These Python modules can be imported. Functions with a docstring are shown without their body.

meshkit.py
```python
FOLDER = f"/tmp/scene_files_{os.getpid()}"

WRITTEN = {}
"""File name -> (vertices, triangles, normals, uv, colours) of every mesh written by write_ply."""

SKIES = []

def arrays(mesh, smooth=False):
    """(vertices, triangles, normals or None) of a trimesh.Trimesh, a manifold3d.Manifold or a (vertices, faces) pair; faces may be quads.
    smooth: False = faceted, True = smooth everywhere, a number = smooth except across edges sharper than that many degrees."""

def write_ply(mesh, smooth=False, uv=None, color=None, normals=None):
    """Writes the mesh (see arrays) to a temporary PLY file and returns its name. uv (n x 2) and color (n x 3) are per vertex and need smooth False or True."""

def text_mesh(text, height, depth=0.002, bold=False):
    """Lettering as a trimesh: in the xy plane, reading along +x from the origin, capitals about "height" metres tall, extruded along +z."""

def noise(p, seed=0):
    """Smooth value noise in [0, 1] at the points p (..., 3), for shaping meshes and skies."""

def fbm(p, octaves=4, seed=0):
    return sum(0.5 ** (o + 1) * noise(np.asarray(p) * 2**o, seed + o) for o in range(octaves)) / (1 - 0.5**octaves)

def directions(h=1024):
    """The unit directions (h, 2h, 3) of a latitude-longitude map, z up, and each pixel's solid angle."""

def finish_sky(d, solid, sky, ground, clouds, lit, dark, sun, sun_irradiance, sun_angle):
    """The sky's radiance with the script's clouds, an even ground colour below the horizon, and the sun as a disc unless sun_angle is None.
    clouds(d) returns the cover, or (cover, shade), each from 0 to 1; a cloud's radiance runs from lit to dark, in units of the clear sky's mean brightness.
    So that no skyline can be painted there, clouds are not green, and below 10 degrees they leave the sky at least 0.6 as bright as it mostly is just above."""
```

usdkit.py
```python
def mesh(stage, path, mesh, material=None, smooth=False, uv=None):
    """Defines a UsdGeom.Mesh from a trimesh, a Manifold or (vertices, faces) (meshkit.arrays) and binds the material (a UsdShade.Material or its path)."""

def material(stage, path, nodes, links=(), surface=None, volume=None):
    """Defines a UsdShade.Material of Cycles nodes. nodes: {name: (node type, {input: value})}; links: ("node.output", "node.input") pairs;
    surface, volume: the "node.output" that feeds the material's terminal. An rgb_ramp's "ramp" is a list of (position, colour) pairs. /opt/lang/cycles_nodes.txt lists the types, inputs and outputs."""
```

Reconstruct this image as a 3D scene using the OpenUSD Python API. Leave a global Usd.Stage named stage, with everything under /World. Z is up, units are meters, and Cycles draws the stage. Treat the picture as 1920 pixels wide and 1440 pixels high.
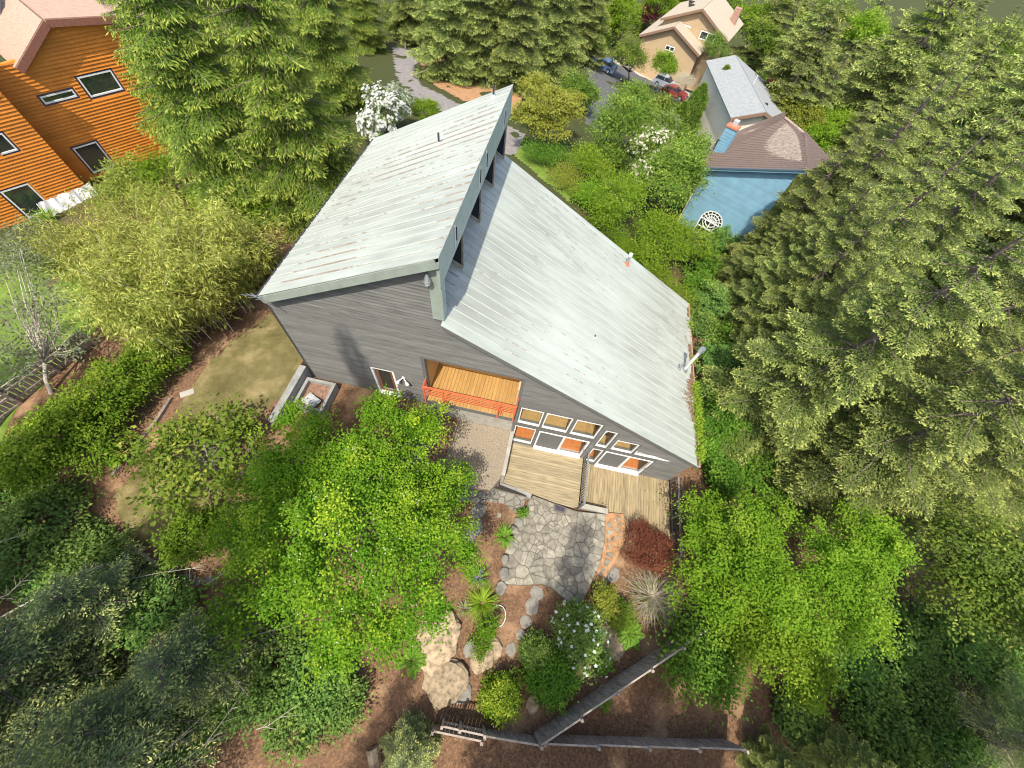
import math, numpy as np, trimesh, usdkit, meshkit
from pxr import Usd, UsdGeom, UsdLux, UsdShade, Gf, Sdf
import shapely
from shapely.geometry import Polygon, box as sbox, LineString, Point
from shapely import affinity
from scipy.spatial import Voronoi

stage = Usd.Stage.CreateInMemory()
UsdGeom.SetStageUpAxis(stage, UsdGeom.Tokens.z)
UsdGeom.SetStageMetersPerUnit(stage, 1.0)
UsdGeom.Xform.Define(stage, '/World')
UsdGeom.Scope.Define(stage, '/World/Looks')

# ------------------------------------------------------------ camera
CAM = np.array([9.8913, -8.2434, 17.0259])
MR = np.array([[0.9768951, 0.1887469, 0.1002530], [0.2134015, -0.8358808, -0.5057302], [-0.0116554, 0.5154395, -0.8568467]])   # rows: right, down, forward
FPX = 717.923
cam = UsdGeom.Camera.Define(stage, '/World/camera')
cam.CreateHorizontalApertureAttr(36.0)
cam.CreateVerticalApertureAttr(27.0)
cam.CreateFocalLengthAttr(36.0 * FPX / 1920.0)
cam.CreateClippingRangeAttr(Gf.Vec2f(0.1, 5000))
cam.CreateExposureAttr(0.98)
m4 = Gf.Matrix4d(1.0)
for i, row in enumerate((MR[0], -MR[1], -MR[2])):
    m4.SetRow(i, Gf.Vec4d(*[float(v) for v in row], 0))
m4.SetRow(3, Gf.Vec4d(*[float(v) for v in CAM], 1))
cam.AddTransformOp().Set(m4)

# ------------------------------------------------------------ sky and sun
SUN = np.array([-0.075, -0.49, 0.868]); SUN /= np.linalg.norm(SUN)
sun_el, sun_az = math.asin(SUN[2]), math.atan2(SUN[0], SUN[1])
sky_m = usdkit.material(stage, '/World/Looks/sky_air', {
    's': ('sky_texture', {'sky_type': 'single_scattering', 'sun_disc': False, 'sun_elevation': sun_el, 'sun_rotation': sun_az, 'aerosol_density': 2.5}),
    'b': ('background_shader', {'strength': 0.15})}, [('s.color', 'b.color')], surface='b.background')
dome = UsdLux.DomeLight.Define(stage, '/World/sky')
UsdShade.MaterialBindingAPI.Apply(dome.GetPrim()).Bind(sky_m)
dome.GetPrim().SetCustomDataByKey('kind', 'structure')
sun = UsdLux.DistantLight.Define(stage, '/World/sun')
sun.CreateIntensityAttr(0.85); sun.CreateAngleAttr(0.53); sun.CreateColorAttr(Gf.Vec3f(1.0, 0.945, 0.84))
sun.GetPrim().GetAttribute('inputs:normalize').Set(True) if sun.GetPrim().GetAttribute('inputs:normalize') else sun.CreateNormalizeAttr(True)
zx = SUN; xx = np.cross([0, 0, 1.0], zx); xx /= np.linalg.norm(xx); yx = np.cross(zx, xx)
ms = Gf.Matrix4d(1.0)
for i, row in enumerate((xx, yx, zx)):
    ms.SetRow(i, Gf.Vec4d(*[float(v) for v in row], 0))
sun.AddTransformOp().Set(ms)

# ------------------------------------------------------------ where things stand: a photo pixel (1920 x 1440) to a point of the place
def ray(px, py):
    return MR.T @ np.array([(px - 960) / FPX, (py - 720) / FPX, 1.0])
def at_z(px, py, z):
    v = ray(px, py); return CAM + (z - CAM[2]) / v[2] * v
def at_y(px, py, y):
    v = ray(px, py); return CAM + (y - CAM[1]) / v[1] * v
def on_plane(px, py, p0, n):
    v = ray(px, py); return CAM + np.dot(np.asarray(p0) - CAM, n) / np.dot(v, n) * v

def sstep(a, b, x):
    t = np.clip((np.asarray(x, float) - a) / (b - a), 0, 1); return t * t * (3 - 2 * t)
def T(x, y):                                   # the ground's height
    x = np.asarray(x, float); y = np.asarray(y, float)
    bx = np.interp(x, [-60, -30, -14, -6, -0.5, -0.36, -0.16, 2.5, 5.6, 5.85, 6.1, 8, 10, 11, 15, 20, 26, 40, 80],
                      [-2.5, -1.2, -.3, .35, .8, .8, .0, .0, -.15, -.2, -1.7, -1.8, -2.1, -3.0, -3.2, -3.7, -4.3, -6, -9])
    bm = np.interp(x, [-60, -30, -14, -6, -0.5, 2.5, 5.6, 8, 10.5, 11.3, 15, 20, 26, 40, 80],
                      [-2.5, -1.2, -.3, .35, .5, .0, -.9, -1.8, -2.4, -2.97, -3.1, -3.7, -4.3, -6, -9])
    bf = np.interp(x, [-60, -20, -8, 0, 6, 10, 14, 20, 26, 40, 80], [-4, -2.6, -1.9, -1.7, -2.4, -3.0, -3.4, -3.9, -4.7, -6.5, -9])
    bb = np.interp(x, [-60, -10, 0, 10, 20, 30, 60], [-1, 0, .2, -.4, -3.0, -4.2, -9])
    z = bx + (bm - bx) * sstep(-1.9, -3.4, y)
    z = z + (bf - z) * sstep(-4, -9.5, y)
    z = z + (bb - z) * sstep(6, 14, y)
    z = z - 0.15 * np.clip(y - 16, 0, 85) - 0.03 * np.clip(y - 101, 0, 900)
    z = z - 0.06 * np.clip(-13 - y, 0, 60)
    n = meshkit.noise(np.stack([x * .45, y * .45, 0 * x], -1), 3) - .5
    n2 = meshkit.noise(np.stack([x * 1.7, y * 1.7, 0 * x], -1), 5) - .5
    return z + (.16 * n + .05 * n2) * (1 - .75 * ((x > -1) & (x < 20) & (y > -7.5) & (y < 1)))
def G(px, py, lift=0.0):                       # where a photo pixel meets the ground
    v = ray(px, py); t = (np.linspace(6, 400, 4000)) / np.linalg.norm(v)
    p = CAM + t[:, None] * v
    below = p[:, 2] < T(p[:, 0], p[:, 1])
    i = int(np.argmax(below)) if below.any() else len(t) - 1
    a, b = t[max(i - 1, 0)], t[i]
    for _ in range(24):
        m = (a + b) / 2; q = CAM + m * v
        if q[2] < T(q[0], q[1]): b = m
        else: a = m
    q = CAM + b * v; q[2] += lift
    return q

# ------------------------------------------------------------ prims
used, origin = {}, {'/World': np.zeros(3)}
def numbered(parent, name):
    k = (parent, name); n = used.get(k, 0); used[k] = n + 1
    return f'{parent}/{name}' if n == 0 else f'{parent}/{name}_{n:03d}'
def tag(path, label=None, cat=None, group=None, kind=None):
    p = stage.GetPrimAtPath(path)
    for k, v in (('label', label), ('category', cat), ('group', group), ('kind', kind)):
        if v: p.SetCustomDataByKey(k, v)
    return path
def thing(name, label, cat, loc=(0, 0, 0), group=None, kind=None, rotz=0.0, scale=1.0):
    path = numbered('/World', name)
    x = UsdGeom.Xform.Define(stage, path)
    x.AddTranslateOp().Set(Gf.Vec3d(*[float(v) for v in loc])); x.AddRotateZOp().Set(float(rotz))
    x.AddScaleOp().Set(Gf.Vec3f(*([float(scale)] * 3 if np.ndim(scale) == 0 else [float(s) for s in scale])))
    origin[path] = np.array(loc, float)
    return tag(path, label, cat, group, kind)
def copy_of(src, label, loc, rotz=0.0, scale=1.0, group=None, cat=None):
    name = src.rsplit('/', 1)[1]
    base = name[:-4] if name[-4] == '_' and name[-3:].isdigit() else name
    p = stage.GetPrimAtPath(src)
    path = thing(base, label, cat or p.GetCustomDataByKey('category'), loc, group, None, rotz, scale)
    q = stage.GetPrimAtPath(path); q.GetReferences().AddInternalReference(src); q.SetInstanceable(True)
    return path
def obj(name, mesh, material, parent='/World', smooth=False, uv=None, label=None, cat=None, group=None, kind=None, local=False):
    v, f = (np.array(mesh.vertices, float), np.array(mesh.faces)) if hasattr(mesh, 'vertices') else (np.array(mesh[0], float), np.array(mesh[1]))
    if uv is None:
        keep, inv = np.unique(f, return_inverse=True); v, f = v[keep], inv.reshape(f.shape)
    o = origin.get(parent)
    if o is None: o = origin[parent] = np.zeros(3)
    if not local: v = v - o
    path = numbered(parent, name)
    usdkit.mesh(stage, path, (v, f), MAT[material] if isinstance(material, str) else material, smooth=smooth, uv=uv)
    origin[path] = o
    return tag(path, label, cat, group, kind)

class MB:
    def __init__(s): s.v, s.f, s.n = [], [], 0
    def add(s, v, f):
        v = np.asarray(v, float); f = np.asarray(f, int)
        if f.shape[1] == 4: f = np.vstack([f[:, [0, 1, 2]], f[:, [0, 2, 3]]])
        s.v.append(v); s.f.append(f + s.n); s.n += len(v); return s
    def mesh(s, m): return s.add(m.vertices, m.faces)
    def box(s, c, size, yaw=0.0):
        h = np.array(size, float) / 2
        v = np.array([[i, j, k] for i in (-1, 1) for j in (-1, 1) for k in (-1, 1)], float) * h
        ca, sa = math.cos(yaw), math.sin(yaw)
        v = v @ np.array([[ca, sa, 0], [-sa, ca, 0], [0, 0, 1]]) + np.asarray(c, float)
        return s.add(v, [[0, 1, 3, 2], [4, 6, 7, 5], [0, 4, 5, 1], [2, 3, 7, 6], [0, 2, 6, 4], [1, 5, 7, 3]])
    def minmax(s, a, b): return s.box((np.array(a) + np.array(b)) / 2, np.array(b) - np.array(a))
    def beam(s, p, q, w, h, up=(0, 0, 1)):
        p, q = np.asarray(p, float), np.asarray(q, float); d = q - p; L = np.linalg.norm(d); d /= L
        u = np.cross(d, up); u /= max(np.linalg.norm(u), 1e-9); t = np.cross(u, d)
        v = np.array([[a, b, c] for a in (0, 1) for b in (-.5, .5) for c in (-.5, .5)], float)
        v = p + v[:, :1] * L * d + v[:, 1:2] * w * u + v[:, 2:] * h * t
        return s.add(v, [[0, 1, 3, 2], [4, 6, 7, 5], [0, 4, 5, 1], [2, 3, 7, 6], [0, 2, 6, 4], [1, 5, 7, 3]])
    def tube(s, pts, rad, n=6, cap=True):
        pts = np.asarray(pts, float); rad = np.broadcast_to(np.asarray(rad, float), len(pts))
        d = np.gradient(pts, axis=0); d /= np.maximum(np.linalg.norm(d, axis=1, keepdims=True), 1e-9)
        ref = np.array([0, 0, 1.0]) if abs(d[0][2]) < .9 else np.array([1.0, 0, 0])
        u = np.cross(d, ref); u /= np.maximum(np.linalg.norm(u, axis=1, keepdims=True), 1e-9); w = np.cross(d, u)
        a = np.linspace(0, 2 * np.pi, n, endpoint=False)
        v = (pts[:, None] + rad[:, None, None] * (np.cos(a)[None, :, None] * u[:, None] + np.sin(a)[None, :, None] * w[:, None])).reshape(-1, 3)
        f = []
        for i in range(len(pts) - 1):
            for j in range(n):
                k = (j + 1) % n
                f.append([i * n + j, i * n + k, (i + 1) * n + k, (i + 1) * n + j])
        f = np.array(f); s.add(v, f)
        if cap:
            for ring, c in ((0, pts[0]), (len(pts) - 1, pts[-1])):
                b = s.n; idx = np.arange(n)
                s.add(np.vstack([v[ring * n:(ring + 1) * n], c]), np.stack([idx, (idx + 1) % n, np.full(n, n)], 1))
        return s
    def poly(s, P, h0, h1, frame=None):        # a shapely polygon, extruded from h0 to h1 along the frame's third axis
        for g in getattr(P, 'geoms', [P]):
            if g.is_empty or g.area < 1e-5: continue
            m = trimesh.creation.extrude_polygon(g, h1 - h0, engine='earcut')
            v = m.vertices + [0, 0, h0]
            if frame is not None:
                o, u, w, n = (np.asarray(a, float) for a in frame)
                v = o + v[:, :1] * u + v[:, 1:2] * w + v[:, 2:] * n
            s.add(v, m.faces)
        return s
    @property
    def vertices(s): return np.concatenate(s.v) if s.v else np.zeros((0, 3))
    @property
    def faces(s): return np.concatenate(s.f) if s.f else np.zeros((0, 3), int)

def XZ(y=0.0): return ((0, y, 0), (1, 0, 0), (0, 0, 1), (0, -1, 0))      # a facade frame: x, z, out towards -y

# ------------------------------------------------------------ materials
MAT = {}
def mat(name, nodes, links, surface='p.BSDF', volume=None):
    MAT[name] = usdkit.material(stage, f'/World/Looks/{name}', nodes, links, surface=surface, volume=volume); return MAT[name]
def plain(name, col, rough=.6, metal=0.0, var=.12, scale=9.0, bump=0.0, stretch=(1, 1, 1), vary=0.0, spec=.4):
    c = np.array(col, float)
    n = {'g': ('geometry', {}), 'mp': ('mapping', {'scale': tuple(scale * s for s in stretch)}),
         'n': ('noise_texture', {'scale': 1.0, 'detail': 5.0, 'roughness': .6}),
         'r': ('rgb_ramp', {'ramp': [(.25, tuple(c * (1 - 2 * var))), (.5, tuple(c)), (.78, tuple(np.minimum(c * (1 + 1.6 * var), .9)))]}),
         'p': ('principled_bsdf', {'roughness': rough, 'metallic': metal, 'specular_ior_level': spec})}
    l = [('g.position', 'mp.vector'), ('mp.vector', 'n.vector'), ('n.fac', 'r.fac')]
    last = 'r.color'
    if vary:
        n['oi'] = ('object_info', {}); n['mr'] = ('map_range', {'from_min': 0.0, 'from_max': 1.0, 'to_min': 1 - vary, 'to_max': 1 + vary})
        n['hs'] = ('hsv', {'saturation': 1.0})
        l += [('oi.random', 'mr.value'), ('mr.result', 'hs.value'), (last, 'hs.color')]; last = 'hs.color'
    l.append((last, 'p.base_color'))
    if bump:
        n['b'] = ('bump', {'strength': bump, 'distance': .02}); l += [('n.fac', 'b.height'), ('b.normal', 'p.normal')]
    return mat(name, n, l)
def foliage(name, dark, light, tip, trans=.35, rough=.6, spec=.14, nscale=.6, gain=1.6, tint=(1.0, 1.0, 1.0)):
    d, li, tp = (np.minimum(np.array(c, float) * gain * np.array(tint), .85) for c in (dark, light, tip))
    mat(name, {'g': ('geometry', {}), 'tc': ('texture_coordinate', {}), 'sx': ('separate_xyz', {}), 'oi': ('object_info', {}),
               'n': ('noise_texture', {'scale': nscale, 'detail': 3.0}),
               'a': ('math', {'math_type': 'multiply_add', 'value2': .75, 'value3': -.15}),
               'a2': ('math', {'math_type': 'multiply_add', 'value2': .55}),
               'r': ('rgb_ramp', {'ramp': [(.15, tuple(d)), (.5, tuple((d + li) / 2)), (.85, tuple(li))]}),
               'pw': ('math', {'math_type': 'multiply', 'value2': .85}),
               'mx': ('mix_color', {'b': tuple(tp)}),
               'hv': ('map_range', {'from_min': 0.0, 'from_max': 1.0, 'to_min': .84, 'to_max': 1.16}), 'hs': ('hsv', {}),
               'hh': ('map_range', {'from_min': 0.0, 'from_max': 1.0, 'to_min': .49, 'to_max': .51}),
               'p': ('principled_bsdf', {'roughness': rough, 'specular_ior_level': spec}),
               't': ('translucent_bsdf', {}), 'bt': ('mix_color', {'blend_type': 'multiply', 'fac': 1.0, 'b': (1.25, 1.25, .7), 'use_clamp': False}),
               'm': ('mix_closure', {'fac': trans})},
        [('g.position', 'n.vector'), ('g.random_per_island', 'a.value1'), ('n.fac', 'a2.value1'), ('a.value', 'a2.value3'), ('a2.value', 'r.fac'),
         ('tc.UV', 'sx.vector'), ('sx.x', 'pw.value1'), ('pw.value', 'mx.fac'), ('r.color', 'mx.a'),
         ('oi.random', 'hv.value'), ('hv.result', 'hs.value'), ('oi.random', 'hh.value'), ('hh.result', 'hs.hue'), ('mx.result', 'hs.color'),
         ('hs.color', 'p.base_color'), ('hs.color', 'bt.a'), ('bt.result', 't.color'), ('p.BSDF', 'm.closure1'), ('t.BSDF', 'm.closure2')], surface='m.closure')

# painted and weathered things
plain('siding', (.122, .118, .108), .75, var=.22, scale=1.0, stretch=(1.2, 3, 26), vary=.13, bump=.25)
plain('trim_grey', (.115, .114, .106), .6, var=.1, vary=.04)
plain('fascia', (.23, .26, .22), .5, var=.1, scale=2.5)
plain('white_paint', (.66, .66, .64), .45, var=.03)
plain('door_brown', (.17, .07, .04), .45, var=.15, stretch=(6, 6, 1))
plain('dark_glass', (.018, .022, .032), .35, var=.05, spec=.3)
plain('red_rail', (.62, .12, .05), .4, var=.06)
plain('balcony_wood', (.36, .205, .065), .5, var=.12, scale=1.0, stretch=(14, 1.5, 14), vary=.08)
plain('balcony_wall', (.42, .24, .08), .55, var=.1, scale=2.0, stretch=(2, 2, 9))
plain('deck_wood', (.27, .215, .125), .75, var=.25, scale=1.0, stretch=(1.2, 16, 6), vary=.14, bump=.3)
plain('deck_wood_two', (.255, .195, .105), .75, var=.25, scale=1.0, stretch=(16, 1.2, 6), vary=.14, bump=.3)
plain('gap_dark', (.03, .025, .02), .9)
plain('concrete', (.32, .295, .245), .85, var=.16, scale=2.2, bump=.3)
plain('concrete_grey', (.24, .235, .215), .85, var=.16, scale=2.5, bump=.3)
plain('black_metal', (.035, .035, .035), .45, var=.05)
plain('rail_grey', (.16, .16, .155), .5, var=.08)
plain('steel', (.36, .37, .375), .35, .7, var=.06)
plain('white_metal', (.55, .55, .54), .4, .1, var=.05)
plain('orange_boot', (.45, .15, .07), .6, var=.1)
plain('timber', (.27, .2, .135), .85, var=.3, scale=4, stretch=(1, 1, 4), vary=.15, bump=.3)
plain('old_wood', (.22, .17, .13), .85, var=.3, scale=5, vary=.2, bump=.4)
plain('fence_wood', (.31, .25, .2), .85, var=.28, scale=3, stretch=(3, 3, .6), vary=.16, bump=.3)
plain('fence_cap', (.32, .265, .21), .8, var=.2, scale=4, vary=.1)
plain('soil', (.20, .115, .075), .95, var=.35, scale=9, bump=.7)
plain('gravel', (.235, .19, .135), .95, var=.28, scale=24, bump=.8)
plain('flagstone', (.215, .195, .15), .9, var=.24, scale=5, vary=.22, bump=.35)
plain('grey_stone', (.18, .165, .135), .85, var=.2, scale=4, vary=.18, bump=.4)
plain('boulder', (.30, .225, .14), .92, var=.38, scale=4.5, vary=.12, bump=.9)
plain('joint', (.125, .108, .08), .95, var=.25, scale=12, bump=.5)
plain('bark', (.13, .10, .08), .95, var=.3, scale=5, stretch=(3, 3, .6), bump=.8)
plain('bark_grey', (.25, .22, .19), .9, var=.25, scale=5, stretch=(3, 3, .7), bump=.6)
plain('pale_twig', (.42, .36, .29), .85, var=.2, scale=8)
plain('asphalt', (.20, .18, .165), .9, var=.15, scale=3, bump=.3)
plain('asphalt_dark', (.09, .088, .09), .85, var=.15, scale=3, bump=.3)
plain('needle_litter', (.33, .18, .085), .95, var=.25, scale=4, bump=.5)
plain('orange_paint', (.60, .20, .022), .65, var=.09, scale=1.3, vary=.10)
plain('orange_trim', (.55, .2, .03), .6, var=.05)
plain('purple_trim', (.06, .045, .07), .6)
plain('red_brown', (.22, .09, .06), .7, var=.12, vary=.05)
plain('roof_tan', (.36, .24, .17), .9, var=.14, scale=3, stretch=(1, 5, 5), bump=.3)
plain('roof_pale', (.42, .38, .31), .9, var=.14, scale=3, bump=.3)
plain('blue_paint', (.165, .31, .40), .65, var=.08, scale=1.5, vary=.06)
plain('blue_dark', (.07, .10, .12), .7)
plain('cream_paint', (.68, .62, .48), .6, var=.04)
plain('tan_paint', (.42, .30, .17), .7, var=.04, scale=1.5)
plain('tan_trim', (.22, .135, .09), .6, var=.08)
plain('roof_beige', (.36, .30, .22), .9, var=.12, scale=5, bump=.3)
plain('roof_grey', (.25, .26, .25), .9, var=.12, scale=4, bump=.3)
plain('shingle', (.23, .18, .14), .9, var=.3, scale=5, vary=.2, bump=.4)
plain('brick_red', (.33, .19, .14), .9, var=.2, scale=6, bump=.3)
plain('plastic_sheet', (.36, .36, .35), .35, var=.06, scale=3)
plain('blue_sheet', (.5, .6, .7), .3, var=.1)
plain('interior_wall', (.46, .29, .13), .8, var=.05)
plain('interior_tan', (.50, .35, .19), .8, var=.05)
plain('screen_grey', (.11, .11, .105), .7, var=.05)
plain('rubber', (.02, .02, .02), .8)
plain('rim', (.55, .55, .56), .35, .6)
plain('tail_light', (.4, .02, .015), .3)
for nm, c in (('car_blue', (.12, .19, .33)), ('car_pale', (.45, .55, .62)), ('car_silver', (.33, .36, .40)), ('car_red', (.24, .05, .045))):
    plain(nm, c, .28, .25, var=.02, spec=.6)
# tiles of the floor inside, seen through the open door panels
mat('floor_tile', {'g': ('geometry', {}), 'b': ('brick_texture', {'scale': 1.0, 'brick_width': .3, 'row_height': .3, 'offset': 0.0, 'mortar_size': .008, 'color1': (.62, .16, .025), 'color2': (.55, .135, .02), 'mortar': (.5, .25, .1)}),
                   'p': ('principled_bsdf', {'roughness': .35})}, [('g.position', 'b.vector'), ('b.color', 'p.base_color')])
# window glass that lets the sun in
mat('glass', {'lw': ('layer_weight', {'blend': .5}), 'pw': ('math', {'math_type': 'power', 'value2': 4.0}), 'f': ('math', {'math_type': 'multiply_add', 'value2': .5, 'value3': .035}), 't': ('transparent_bsdf', {'color': (.93, .95, .94)}), 'g': ('glossy_bsdf', {'roughness': .02, 'color': (.9, .9, .9)}), 'm': ('mix_closure', {})},
    [('lw.facing', 'pw.value1'), ('pw.value', 'f.value1'), ('f.value', 'm.fac'), ('t.BSDF', 'm.closure1'), ('g.BSDF', 'm.closure2')], surface='m.closure')
mat('dim_glass', {'f': ('fresnel', {'IOR': 1.8}), 't': ('principled_bsdf', {'base_color': (.02, .025, .02), 'roughness': .1}), 'g': ('glossy_bsdf', {'roughness': .03, 'color': (.8, .85, .8)}), 'm': ('mix_closure', {})},
    [('f.fac', 'm.fac'), ('t.BSDF', 'm.closure1'), ('g.BSDF', 'm.closure2')], surface='m.closure')
# sheet-metal roof: pale green-grey paint, long weather streaks down the panels, rust flecks on the seams
def roof_metal(name, streak, dark):
    mat(name, {'g': ('geometry', {}), 'mp': ('mapping', {'scale': streak}), 'n': ('noise_texture', {'scale': 1.0, 'detail': 5.0, 'roughness': .62}),
               'n2': ('noise_texture', {'scale': .16, 'detail': 3.0}), 'ad': ('math', {'math_type': 'multiply_add', 'value2': .5}), 'oi': ('object_info', {}),
               'od': ('map_range', {'from_min': 0., 'from_max': 1., 'to_min': .96, 'to_max': 1.04}), 'hs': ('hsv', {}),
               'hf': ('math', {'math_type': 'multiply', 'value2': .5}),
               'r': ('rgb_ramp', {'ramp': [(.30, dark), (.41, (.30, .315, .27)), (.50, (.36, .38, .33)), (.64, (.425, .45, .395))]}),
               'b': ('bump', {'strength': .06, 'distance': .02}), 'p': ('principled_bsdf', {'roughness': .42, 'metallic': .12, 'specular_ior_level': .45})},
        [('g.position', 'mp.vector'), ('mp.vector', 'n.vector'), ('g.position', 'n2.vector'), ('n.fac', 'hf.value1'), ('n2.fac', 'ad.value1'), ('hf.value', 'ad.value3'), ('ad.value', 'r.fac'),
         ('oi.random', 'od.value'), ('od.result', 'hs.value'), ('r.color', 'hs.color'), ('hs.color', 'p.base_color'), ('n.fac', 'b.height'), ('b.normal', 'p.normal')])
roof_metal('roof_metal', (.55, 3.2, .55), (.25, .25, .225))
def seam_metal(name, fleck, lo):
    mat(name, {'g': ('geometry', {}), 'mp': ('mapping', {'scale': fleck}), 'n': ('noise_texture', {'scale': 1.0, 'detail': 4.0, 'roughness': .7}),
               'n2': ('noise_texture', {'scale': .35, 'detail': 2.0}), 'ad': ('math', {'math_type': 'multiply_add', 'value2': .6}), 'hf': ('math', {'math_type': 'multiply', 'value2': .6}),
               'r': ('rgb_ramp', {'ramp': [(lo, (.37, .39, .34)), (lo + .03, (.28, .255, .215)), (lo + .14, (.22, .165, .125))]}),
               'p': ('principled_bsdf', {'roughness': .6})},
        [('g.position', 'mp.vector'), ('mp.vector', 'n.vector'), ('g.position', 'n2.vector'), ('n.fac', 'hf.value1'), ('n2.fac', 'ad.value1'), ('hf.value', 'ad.value3'), ('ad.value', 'r.fac'), ('r.color', 'p.base_color')])
seam_metal('seam_upper', (3.8, 3.8, 3.8), .60)
seam_metal('seam_lower', (3.2, 3.2, 3.2), .665)
# ground: red-brown bark mulch near the house, forest floor further out
mat('ground', {'g': ('geometry', {}), 'n': ('noise_texture', {'scale': 9.0, 'detail': 6.0, 'roughness': .7}), 'n2': ('noise_texture', {'scale': .55, 'detail': 4.0}),
               'n3': ('noise_texture', {'scale': 38.0, 'detail': 3.0}),
               'r': ('rgb_ramp', {'ramp': [(.3, (.08, .048, .03)), (.5, (.16, .09, .05)), (.72, (.27, .165, .095))]}),
               'r2': ('rgb_ramp', {'ramp': [(.56, (0, 0, 0)), (.68, (.75, .75, .75))]}),
               'mt': ('mix_color', {'b': (.36, .225, .125)}),
               'r3': ('rgb_ramp', {'ramp': [(.35, (.03, .034, .014)), (.65, (.075, .085, .025))]}),
               'sx': ('separate_xyz', {}), 'fx': ('map_range', {'from_min': 26., 'from_max': 36., 'to_min': 0., 'to_max': .8}), 'fy': ('map_range', {'from_min': 13., 'from_max': 19., 'to_min': 0., 'to_max': .8}),
               'fl': ('map_range', {'from_min': -13., 'from_max': -20., 'to_min': 0., 'to_max': .85}), 'mx': ('math', {'math_type': 'maximum'}), 'my': ('math', {'math_type': 'maximum'}),
               'mg': ('mix_color', {}), 'b': ('bump', {'strength': .8, 'distance': .03}), 'p': ('principled_bsdf', {'roughness': .95, 'specular_ior_level': .15})},
    [('g.position', 'n.vector'), ('g.position', 'n2.vector'), ('g.position', 'n3.vector'), ('n.fac', 'r.fac'), ('n2.fac', 'r2.fac'), ('r.color', 'mt.a'), ('r2.color', 'mt.fac'), ('n.fac', 'r3.fac'),
     ('g.position', 'sx.vector'), ('sx.x', 'fx.value'), ('sx.y', 'fy.value'), ('sx.x', 'fl.value'), ('fx.result', 'mx.value1'), ('fy.result', 'mx.value2'), ('mx.value', 'my.value1'), ('fl.result', 'my.value2'),
     ('my.value', 'mg.fac'), ('mt.result', 'mg.a'), ('r3.color', 'mg.b'), ('mg.result', 'p.base_color'), ('n3.fac', 'b.height'), ('b.normal', 'p.normal')])
def grassy(name, a, b, c, s=1.4):
    mat(name, {'g': ('geometry', {}), 'n': ('noise_texture', {'scale': s, 'detail': 6.0, 'roughness': .65}), 'n2': ('noise_texture', {'scale': 60.0, 'detail': 2.0}),
               'r': ('rgb_ramp', {'ramp': [(.32, a), (.5, b), (.68, c)]}), 'b': ('bump', {'strength': .9, 'distance': .03}), 'p': ('principled_bsdf', {'roughness': .9, 'specular_ior_level': .15})},
        [('g.position', 'n.vector'), ('g.position', 'n2.vector'), ('n.fac', 'r.fac'), ('r.color', 'p.base_color'), ('n2.fac', 'b.height'), ('b.normal', 'p.normal')])
grassy('dry_lawn', (.10, .085, .03), (.165, .14, .055), (.30, .235, .11), .9)
grassy('green_lawn', (.09, .15, .02), (.14, .21, .03), (.2, .25, .06), 1.0)
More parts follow.
